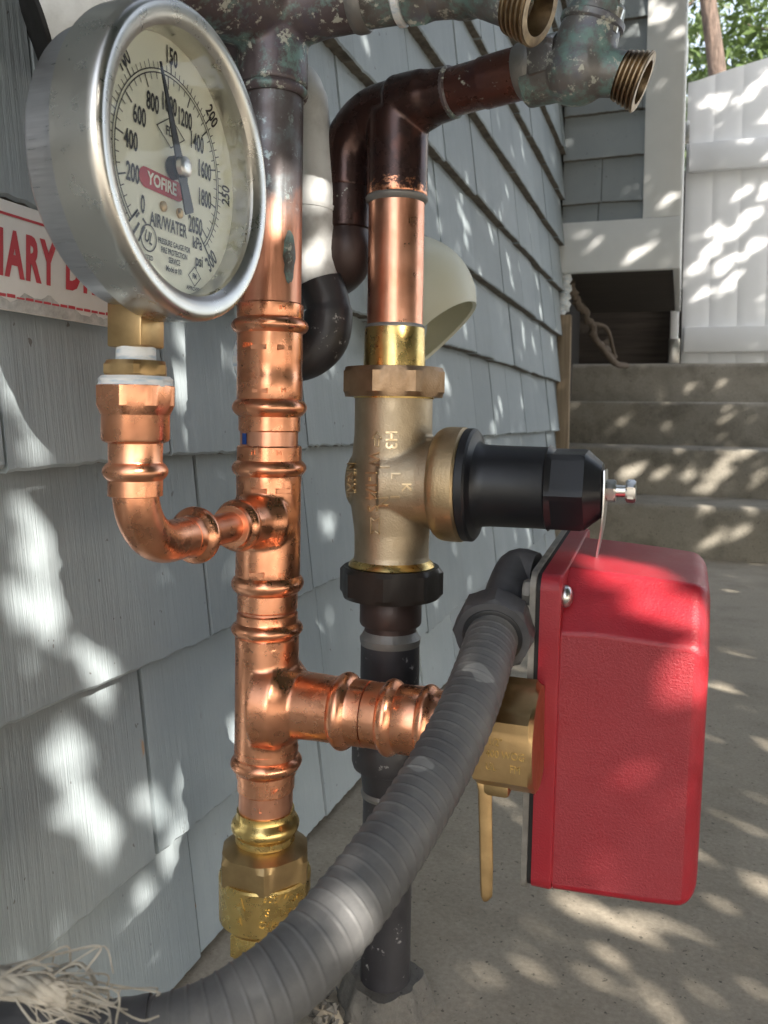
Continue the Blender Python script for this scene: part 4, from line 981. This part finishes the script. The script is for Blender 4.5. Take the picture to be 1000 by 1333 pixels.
# ------------------------------------------------------------------ cream vent hood
hx_ = PX(534, 394, WX+.012); Rh = 86*depth(hx_)/F
vh = empty('vent_hood', hx_, 'cream domed vent hood on the wall behind the copper pipe', 'vent hood')
def dome(R, inner=False):
    vs, fs = [], []; n, m = 40, 16
    for i in range(m+1):
        a = (pi/2)*i/m
        for k in range(n):
            b_ = 2*pi*k/n; x = R*.92*math.sin(a); y = R*math.cos(a)*math.cos(b_); z = R*math.cos(a)*math.sin(b_)
            zmin = -R*.15 - R*.35*(1-x/R)           # scooped mouth below
            if z < zmin: z = zmin
            vs.append((hx_.x+x, hx_.y+y, hx_.z+z))
    for i in range(m):
        for k in range(n):
            k2 = (k+1) % n; fs.append((i*n+k, i*n+k2, (i+1)*n+k2, (i+1)*n+k))
    return vs, fs
def hood_geo():
    """quarter-dome shell open at the foot"""
    vs, fs = [], []; n, m = 36, 18
    for rr_ in (Rh, Rh-.004):
        for i in range(m+1):
            el = -.55+(pi/2+.55)*i/m                  # up from the mouth to the crown
            for k in range(n+1):
                az = -pi/2+pi*k/n; lo_e, hi_e = -pi/2, .6
                for _ in range(24):
                    me_ = (lo_e+hi_e)/2
                    if math.sin(me_) > -1+.98*math.cos(me_)*math.cos(az)**.7: hi_e = me_
                    else: lo_e = me_
                e = hi_e+(pi/2-hi_e)*i/m
                vs.append((hx_.x+rr_*math.cos(e)*math.cos(az), hx_.y+rr_*math.cos(e)*math.sin(az), hx_.z+rr_*math.sin(e)))
    N = (n+1)*(m+1)
    for i in range(m):
        for k in range(n):
            a = i*(n+1)+k; fs += [(a, a+1, a+n+2, a+n+1), (N+a, N+a+n+1, N+a+n+2, N+a+1)]
    for k in range(n): fs.append((k, N+k, N+k+1, k+1))
    return vs, fs
v_, f_2 = hood_geo(); MB().add(v_, f_2).build('hood_shell', 'cream', vh, 50)
MB().lathe([(-.012, Rh*1.02), (-.004, Rh*1.02), (-.002, Rh*.98)], hx_, DX, 48).build('hood_flange', 'cream', vh)

# ------------------------------------------------------------------ brass test valve on the branch
bvx = pB+DX*.124
bv = empty('ball_valve', bvx, 'brass test valve with a hanging lever between the copper branch and red box', 'valve')
mb = MB(); apv = .0315
def oct_(t, r, a):
    q = (a % (pi/3))-pi/6; return min(r, .0262/math.cos(q))
mb.lathe([(0, .024), (.003, .030), (.030, .030), (.032, .026)], bvx, DX, 48, oct_, ref=(0, -1, .55)); mb.build('valve_body', 'brass_hex', bv, 22)
mb = MB()
mid = bvx+DX*.018; nrm_ = Vector((0, -math.cos(.03), -.5)).normalized()
fn = Vector((0, -1, .55)).normalized()
# text on the lower near flat
fl = Vector((0, -1, -.0)).normalized()
vx = frame_of(DX)
import itertools
best = None
for k in range(6):
    a = (k+.5)*pi/3
    x_ = (Vector((0, -1, .55))-DX*0).normalized(); y_ = DX.cross(x_); nn_ = x_*math.cos(a)+y_*math.sin(a)
    sc_ = nn_.dot(Vector((0, -.85, -.5)).normalized())
    if best is None or sc_ > best[0]: best = (sc_, nn_)
nn_ = best[1]; tv = nn_.cross(DX); 
upv = tv if tv.z > 0 else -tv
for t, ox, oy in (('1/2"', -.004, .005), ('400 WOG', .001, -.001), ('UL', -.006, -.0075), ('FM', .006, -.0075)):
    mb.text(t, .0052, lambda x, y, z: tuple(mid+nn_*(.02625+z)+DX*(ox+x)+upv*(oy+y)), .0004, 'CENTER', .85)
mb.build('raised_lettering', 'brass', bv, 0)
lv = MB(); lt0 = Pd(628, 1012, .432); pts_ = [(628, 1008), (632, 1030), (633, 1080), (634, 1130), (634, 1168), (632, 1175)]; wd_ = [10, 9, 8.5, 8.5, 7.5, 3]
vs = []
for (px, py), w_ in zip(pts_, wd_):
    p = Pd(px, py, .434); hw_ = w_*.434/F; vs += [p+rt*(-hw_), p+rt*hw_, p+rt*hw_+fw*.0045, p-rt*hw_+fw*.0045]
fs = []
for i in range(len(pts_)-1):
    for j in range(4): j2 = (j+1) % 4; fs.append((i*4+j, i*4+j2, i*4+4+j2, i*4+4+j))
fs += [(3, 2, 1, 0), tuple(len(vs)-4+i for i in range(4))]
lv.add(vs, [f[::-1] for f in fs]).build('lever', 'brass_hex', bv, 40, .001)
MB().box((bvx.x+.003, bvx.y-.009, bvx.z-.031), (bvx.x+.018, bvx.y+.010, bvx.z-.020)).build('lever_boss', 'brass_dull', bv, 30, .002)

# ------------------------------------------------------------------ red flow switch
XB = R1.x+.1485
c00 = PX(688, 1161, XB); Yn = c00.y; zb_ = c00.z; Hh = .1745; Wd = .142
FS0 = Vector((XB, Yn+Wd/2, zb_))
fs_ = empty('flow_switch', (XB, Yn+Wd/2, zb_), 'bright red plastic switch box hanging at the right of the copper branch', 'switch box')
fs_.rotation_euler = (math.radians(4.0), math.radians(1.3), 0); fs_.location.z += .0052
def outline(y0, y1, z0, z1, r_, ch=0, n=6):
    """rounded rectangle in YZ, top corners cut by ch"""
    P = []
    def corner(cy, cz, a0, a1, rr_):
        for k in range(n+1):
            a = a0+(a1-a0)*k/n; P.append((cy+rr_*math.cos(a), cz+rr_*math.sin(a)))
    corner(y1-r_, z0+r_, -pi/2, 0, r_)
    if ch:
        s2 = r_*math.tan(pi/8)
        corner(y1-r_, z1-ch-s2, 0, pi/4, r_); corner(y1-ch-s2, z1-r_, pi/4, pi/2, r_)
        corner(y0+ch+s2, z1-r_, pi/2, 3*pi/4, r_); corner(y0+r_, z1-ch-s2, 3*pi/4, pi, r_)
    else:
        corner(y1-r_, z1-r_, 0, pi/4, r_); corner(y1-r_, z1-r_, pi/4, pi/2, r_)
        corner(y0+r_, z1-r_, pi/2, 3*pi/4, r_); corner(y0+r_, z1-r_, 3*pi/4, pi, r_)
    corner(y0+r_, z0+r_, pi, 3*pi/2, r_)
    return P
def loft(secs, name, mat, parent, smooth=30):
    b = MB(); n = len(secs[0][1]); vs = [(XB+x, Yn+y, zb_+z) for x, P in secs for y, z in P]; f = []
    for i in range(len(secs)-1):
        for k in range(n): k2 = (k+1) % n; f.append((i*n+k, i*n+k2, (i+1)*n+k2, (i+1)*n+k))
    f += [tuple(range(n-1, -1, -1)), tuple((len(secs)-1)*n+k for k in range(n))]
    o = b.add(vs, f).mesh(name); ob = link(name, o, mat, None, smooth); ob.modifiers.new('w', 'WEIGHTED_NORMAL').keep_sharp = True
    ob.parent = parent; ob.matrix_parent_inverse = Matrix.Translation(-FS0); return ob
loft([(-.0042, outline(-.001, Wd+.001, -.001, Hh+.001, .008)), (-.0012, outline(-.001, Wd+.001, -.001, Hh+.001, .008))], 'back_plate', 'plate_grey', fs_)
loft([(-.0013, outline(.0005, Wd-.0005, .0005, Hh-.0005, .008)), (.0012, outline(.0005, Wd-.0005, .0005, Hh-.0005, .008))], 'gasket', 'gasket', fs_)
D_ = .085; CH = .0285
secs = [(.0011, outline(0, Wd, 0, Hh, .008)), (.0105, outline(0, Wd, .0, Hh, .008)), (.0118, outline(.0006, Wd-.0006, .0006, Hh-.0006, .008)),
        (.0121, outline(.0016, Wd-.0016, .0016, Hh-.0012, .007, CH)), (.0126, outline(.0016, Wd-.0016, .0016, Hh-.0012, .0045, CH))]
def cov(x, ins, r_): return (x, outline(.0016+ins, Wd-.0016-ins, .0016+ins, Hh-.0012-ins, r_, CH-.002))
for x, ins in ((.030, .0006), (.060, .0020), (D_-.010, .0030)): secs.append(cov(x, ins, .0050))
for k in range(1, 7):
    a = pi/2*k/6; secs.append(cov(D_-.010+.010*math.sin(a), .0030+.010*(1-math.cos(a)), .0050+.003*(k/6)))
cov_ = loft(secs, 'cover', 'red_cover', fs_, 28); cov_.data.materials.append(M['red_textured'])
for p_ in cov_.data.polygons:
    if (abs(p_.normal.y) > .985 or p_.normal.x > .985) and p_.area > 1e-4 and p_.center.x > XB+.0126: p_.material_index = 1
scw = [(0, .0058), (.0012, .0060), (.0030, .0050), (.0042, .0032), (.0046, .0008)]
for y, z in ((.011, Hh-.0125), (Wd-.011, Hh-.0125)):
    o = MB().lathe(scw, (XB+.012, Yn+y, zb_+z), DX, 28); me = o.mesh('cover_screw'); ob = link('cover_screw', me, 'zinc', None, 40); ob.parent = fs_; ob.matrix_parent_inverse = Matrix.Translation(-FS0)
for y, z in ((.010, Hh-.012), (.016, Hh*.40)):
    o = MB(); o.hexa((XB-.0092, Yn+y, zb_+z), DX, .0050, .0125); ob = link('plate_bolt', o.mesh('plate_bolt'), 'plate_grey', None, 25); ob.parent = fs_; ob.matrix_parent_inverse = Matrix.Translation(-FS0)

# ------------------------------------------------------------------ liquid-tight conduit
cn = empty('flexible_conduit', Pd(640, 815, .42), 'thick grey ribbed conduit sweeping from the red box to the lower left', 'conduit')
sp_ = [(645, 814, .446), (633, 856, .418), (608, 926, .384), (577, 990, .360), (541, 1053, .338), (500, 1116, .316), (453, 1180, .298), (396, 1247, .281), (330, 1302, .270), (256, 1344, .262), (160, 1368, .258), (50, 1372, .258), (-80, 1376, .26), (-280, 1374, .27)]
P_ = smoothpath([Pd(*q) for q in sp_], 60)
RC = .0131
def ribs(L, r, a):
    t = (L/.0056 + a/(2*pi)) % 1.0; b_ = max(0, 1-abs(t-.5)/.10); return r*(1+.032*min(1, b_*1.7))
split = 9*60+40
MB().tube(P_[:split], RC, 40, rf=ribs).build('ribbed_hose', 'conduit', cn, 60)
MB().tube(P_[split-3:], .0140, 40, rf=lambda L, r, a: r*(1+.006*math.sin(800*L))).build('taped_hose', 'grey_plastic', cn, 60)
ax = (P_[0]-P_[40]).normalized()
mb = MB(); mb.hexa(P_[0]-ax*.012, ax, .0165, .0390, sides=8, ref=rt); mb.build('gland_nut', 'grey_plastic', cn, 22)
mb = MB(); mb.lathe([(-.013, .0145), (-.0125, .0155), (-.010, .0160)], P_[0], ax, 40); mb.build('gland_ring', 'black_plastic', cn)
pe = Vector((XB-.004, PX(692, 780, XB).y+.040, PX(692, 772, XB).z+.004))
MB().tube(smoothpath([P_[0]+ax*.003, P_[0]+ax*.010, pe+Vector((-.012, 0, .000)), pe], 7), .0112, 32).build('elbow_body', 'grey_plastic', cn, 60)
MB().tube(smoothpath([P_[0]+ax*.002, P_[0]+ax*.008], 2), .0165, 32).build('elbow_collar', 'black_plastic', cn, 40)
# frayed cord resting on the hose
fr_ = empty('frayed_cord', Pd(60, 1290, .235), 'frayed end of pale jute cord at the lower left corner', 'cord')
mb = MB(); cpth = smoothpath([Pd(-120, 1262, .232), Pd(-30, 1274, .230), Pd(40, 1286, .228), Pd(90, 1298, .227)], 10)
for s_ in range(9):
    q_ = .0030 if s_ else 0; mb.tube([p+(up*math.sin(i*.16+s_*.79)*1.0+fw*math.cos(i*.16+s_*.79))*q_*(1-.35*i/len(cpth)) for i, p in enumerate(cpth)], [(.0019-.0009*i/len(cpth))*random.uniform(.85, 1.1) for i in range(len(cpth))], 8)
mb.build('cord_body', 'rope', fr_, 60)
mb = MB()
for i in range(70):
    s0 = random.uniform(.45, 1); p = cpth[int((len(cpth)-1)*s0)]+Vector((random.uniform(-1, 1), random.uniform(-1, 1), random.uniform(-1, 1)))*.004
    L = random.uniform(.008, .022); d_ = (rt*random.uniform(.5, 1.2)+up*random.uniform(-.45, .25)+fw*random.uniform(-.3, .5)); d_.normalize(); k1 = Vector((random.uniform(-1, 1),)*1+(random.uniform(-1, 1), random.uniform(-1, 1)))*L*.35
    mb.tube(smoothpath([p, p+d_*L*.4+k1*.6, p+d_*L*.8+k1, p+d_*L+k1*.3-up*L*.15], 4), random.uniform(.00015, .0004), 4, cap=False)
tag(mb.build('loose_fibres', 'rope', fr_, 60), kind='stuff')

# ------------------------------------------------------------------ shade tree behind the photographer, unseen; its gaps are cut where sun patches should fall
def on_wall(px, py): return PX(px, py, WX+.002)
targets = []
def T(p, rpx, f=.58): targets.append((np.array(p), rpx*depth(p)/F*f))
box_targets = []
on_box_bvh = BVHTree.FromPolygons([wm(cov_) @ v.co for v in cov_.data.vertices], [tuple(p.vertices) for p in cov_.data.polygons])
for px, py, r in ((18, 440, 26), (25, 500, 24), (40, 560, 20), (20, 620, 14), (55, 690, 22), (72, 740, 26), (70, 790, 44), (45, 830, 22), (100, 985, 38), (112, 1030, 28), (128, 1080, 22), (140, 1120, 14), (185, 1055, 16), (225, 1060, 22),
                  (205, 1150, 22), (243, 1105, 18), (175, 1220, 12), (205, 1235, 10), (268, 435, 22), (262, 470, 16), (246, 520, 16), (243, 560, 12), (233, 430, 9), (322, 960, 16), (322, 990, 12), (300, 470, 14),
                  (432, 460, 20), (420, 330, 16), (440, 270, 16), (430, 680, 14), (418, 830, 14), (425, 880, 12)): T(on_wall(px, py), r, .78)
for i in range(64):
    px = random.uniform(540, 726); lo = 550-(885-px)*1.15; py = random.uniform(max(20, lo), 550+(885-px)*.85); T(on_wall(px, py), random.uniform(7, 13))
def on_ground(px, py): return PZ(px, py, 0)
for px, py, r in ((602, 1118, 24), (640, 1140, 24), (668, 1156, 26), (695, 1172, 22), (650, 1035, 16), (640, 1082, 18), (700, 1190, 12), (800, 1235, 24), (786, 1222, 18), (958, 1240, 24), (890, 1278, 18), (618, 1312, 24), (680, 1318, 22), (795, 1288, 20), (985, 1030, 20), (1000, 1045, 18), (938, 812, 14), (952, 850, 14), (925, 890, 12), (955, 770, 10), (985, 735, 9), (940, 742, 9), (925, 960, 10), (960, 1000, 12), (560, 1200, 12), (880, 1310, 14), (770, 1180, 12), (870, 1200, 10), (660, 985, 12), (670, 868, 10)): T(on_ground(px, py), r, .18 if py > 1000 else .32)
boxc = Vector((XB+.04, Yn+Wd/2, zb_+Hh/2))
def clear_of_box(p, lim): v_ = Vector(p)-boxc; return (v_-S*v_.dot(S)).length > lim
targets = [t for t in targets if clear_of_box(t[0], .118)]
for i in range(50):
    p = on_ground(random.uniform(560, 1010), random.uniform(735, 1330))
    if clear_of_box(p, .135): T(p, random.uniform(8, 15), .30)
YR = lambda k: YS+TREAD*k
for px, py, r, k in ((940, 605, 15, 1), (925, 630, 12, 1), (968, 690, 14, 0), (938, 695, 12, 0), (920, 660, 8, 0), (965, 590, 10, 1), (830, 610, 10, 1), (905, 500, 8, 3), (985, 660, 12, 0)): T(PY(px, py, YR(k)), r)
for px, z_, k, r in ((820, 2, 1, 8), (860, 2, 1, 10), (905, 2, 1, 9), (775, 3, 2, 6), (830, 3, 2, 6), (950, 2, 1, 8), (780, 2, 1, 8)):
    p = PY(px, 640, YR(k)+.06); T((p.x, p.y, RISE*(z_-1)+.0), r) if False else T((PY(px, 600, YR(k)+.08).x, YR(k)+.08, RISE*k), r)
for px, py, r in ((925, 325, 13), (905, 350, 11), (940, 345, 14), (960, 300, 13), (978, 280, 12), (985, 318, 13), (915, 380, 10), (935, 300, 9), (905, 310, 8), (995, 250, 11), (968, 250, 10), (985, 115, 13), (1000, 150, 12), (937, 128, 10), (965, 130, 8), (915, 135, 7), (1000, 95, 9), (950, 370, 10), (990, 215, 8), (960, 195, 7), (940, 200, 6)): T(PY(px, py, YG), r)
for px, py, r in ((868, 258, 11), (755, 305, 9), (840, 325, 9), (820, 335, 7), (862, 20, 12), (875, 45, 9), (850, 5, 10), (820, 38, 10), (800, 25, 8), (770, 112, 8)): T(PY(px, py, YB), r)
for px, py, r in ((848, 764, 16), (913, 850, 3)):
    h_ = on_box_bvh.ray_cast(CAM, ray(px, py).normalized())[0]
    if h_ is not None: box_targets.append((np.array(h_), r*depth(h_)/F*.6+.013))
for px, py, d_, r in ((415, 230, .52, 16), (408, 320, .52, 14), (375, 880, .46, 7), (350, 960, .46, 7), (205, 560, .35, 5), (560, 300, .52, 6), (750, 70, .46, 9)): T(Pd(px, py, d_), r)
targets = [t for t in targets if clear_of_box(t[0], .122)]+box_targets
Sn = np.array(S); A_ = np.cross(np.array((0, 0, 1.)), Sn); A_ /= np.linalg.norm(A_); B_ = np.cross(Sn, A_)
crn = np.array([(x, y, z) for x in (-.3, .45) for y in (.05, 3.5) for z in (0, 1.75)])
ca_, cb_ = crn@A_, crn@B_
a0_, a1_, b0_, b1_ = ca_.min()-.3, ca_.max()+.3, cb_.min()-.2, cb_.max()+.3
NL = int((a1_-a0_)*(b1_-b0_)*8500)
pa_ = RNG.uniform(a0_, a1_, NL); pb_ = RNG.uniform(b0_, b1_, NL); ps_ = RNG.uniform(1.15, 1.7, NL)+.10*np.sin(pa_*2.1)
lp_ = pa_[:, None]*A_+pb_[:, None]*B_+ps_[:, None]*Sn
ta = np.array([t[0]@A_ for t in targets]); tb_ = np.array([t[0]@B_ for t in targets]); tr_ = np.array([t[1] for t in targets])
keep = np.ones(NL, bool); LS = .055
for i in range(0, NL, 20000):
    q = slice(i, i+20000); dd_ = np.hypot(pa_[q, None]-ta[None], pb_[q, None]-tb_[None]); keep[q] = (dd_ > tr_[None]+LS*.17+RNG.uniform(-.003, .003, dd_.shape)).all(1)
shade = empty('shade_tree', tuple(Vector((2.6, -2.2, 0))), 'unseen leafy tree overhead at the right, its gaps shaped to dapple the wall and paving', 'tree')
lo_ = leaves_mesh('crown', lp_[keep], LS, 'leaf_shade', nrm=Sn*1.6, jit=.45, parent=shade)
tb2 = MB(); cxy = lp_.mean(0); base = Vector((cxy[0]+.9, cxy[1]-.8, 0)); shade.location = base
lo_.matrix_parent_inverse = Matrix.Translation(-base)
sp2 = smoothpath([base, base+Vector((.05, 0, .7)), base+Vector((-.1, .1, 1.5)), base+Vector((-.2, .15, 2.6))], 6); tb2.tube(sp2, [.10-.05*i/len(sp2) for i in range(len(sp2))], 14)
def shades_box(pts):
    for p in pts:
        for h_, _ in box_targets:
            v_ = Vector(p)-Vector(h_)
            if (v_-S*v_.dot(S)).length < .07: return True
    return False
for k in range(14):
    p = sp2[4+k]; q = Vector(tuple(lp_[RNG.integers(NL)]))+Vector(tuple(Sn))*.7; bp = smoothpath([p, p.lerp(q, .5)+Vector((0, 0, .15)), q], 8)
    if not shades_box(bp): tb2.tube(bp, [.024*(1-.8*i/len(bp)) for i in range(len(bp))], 7)
tr2 = tb2.build('trunk', 'bark', shade, 60)
print('shingles', ncount, 'leaves', int(keep.sum()), 'of', NL)
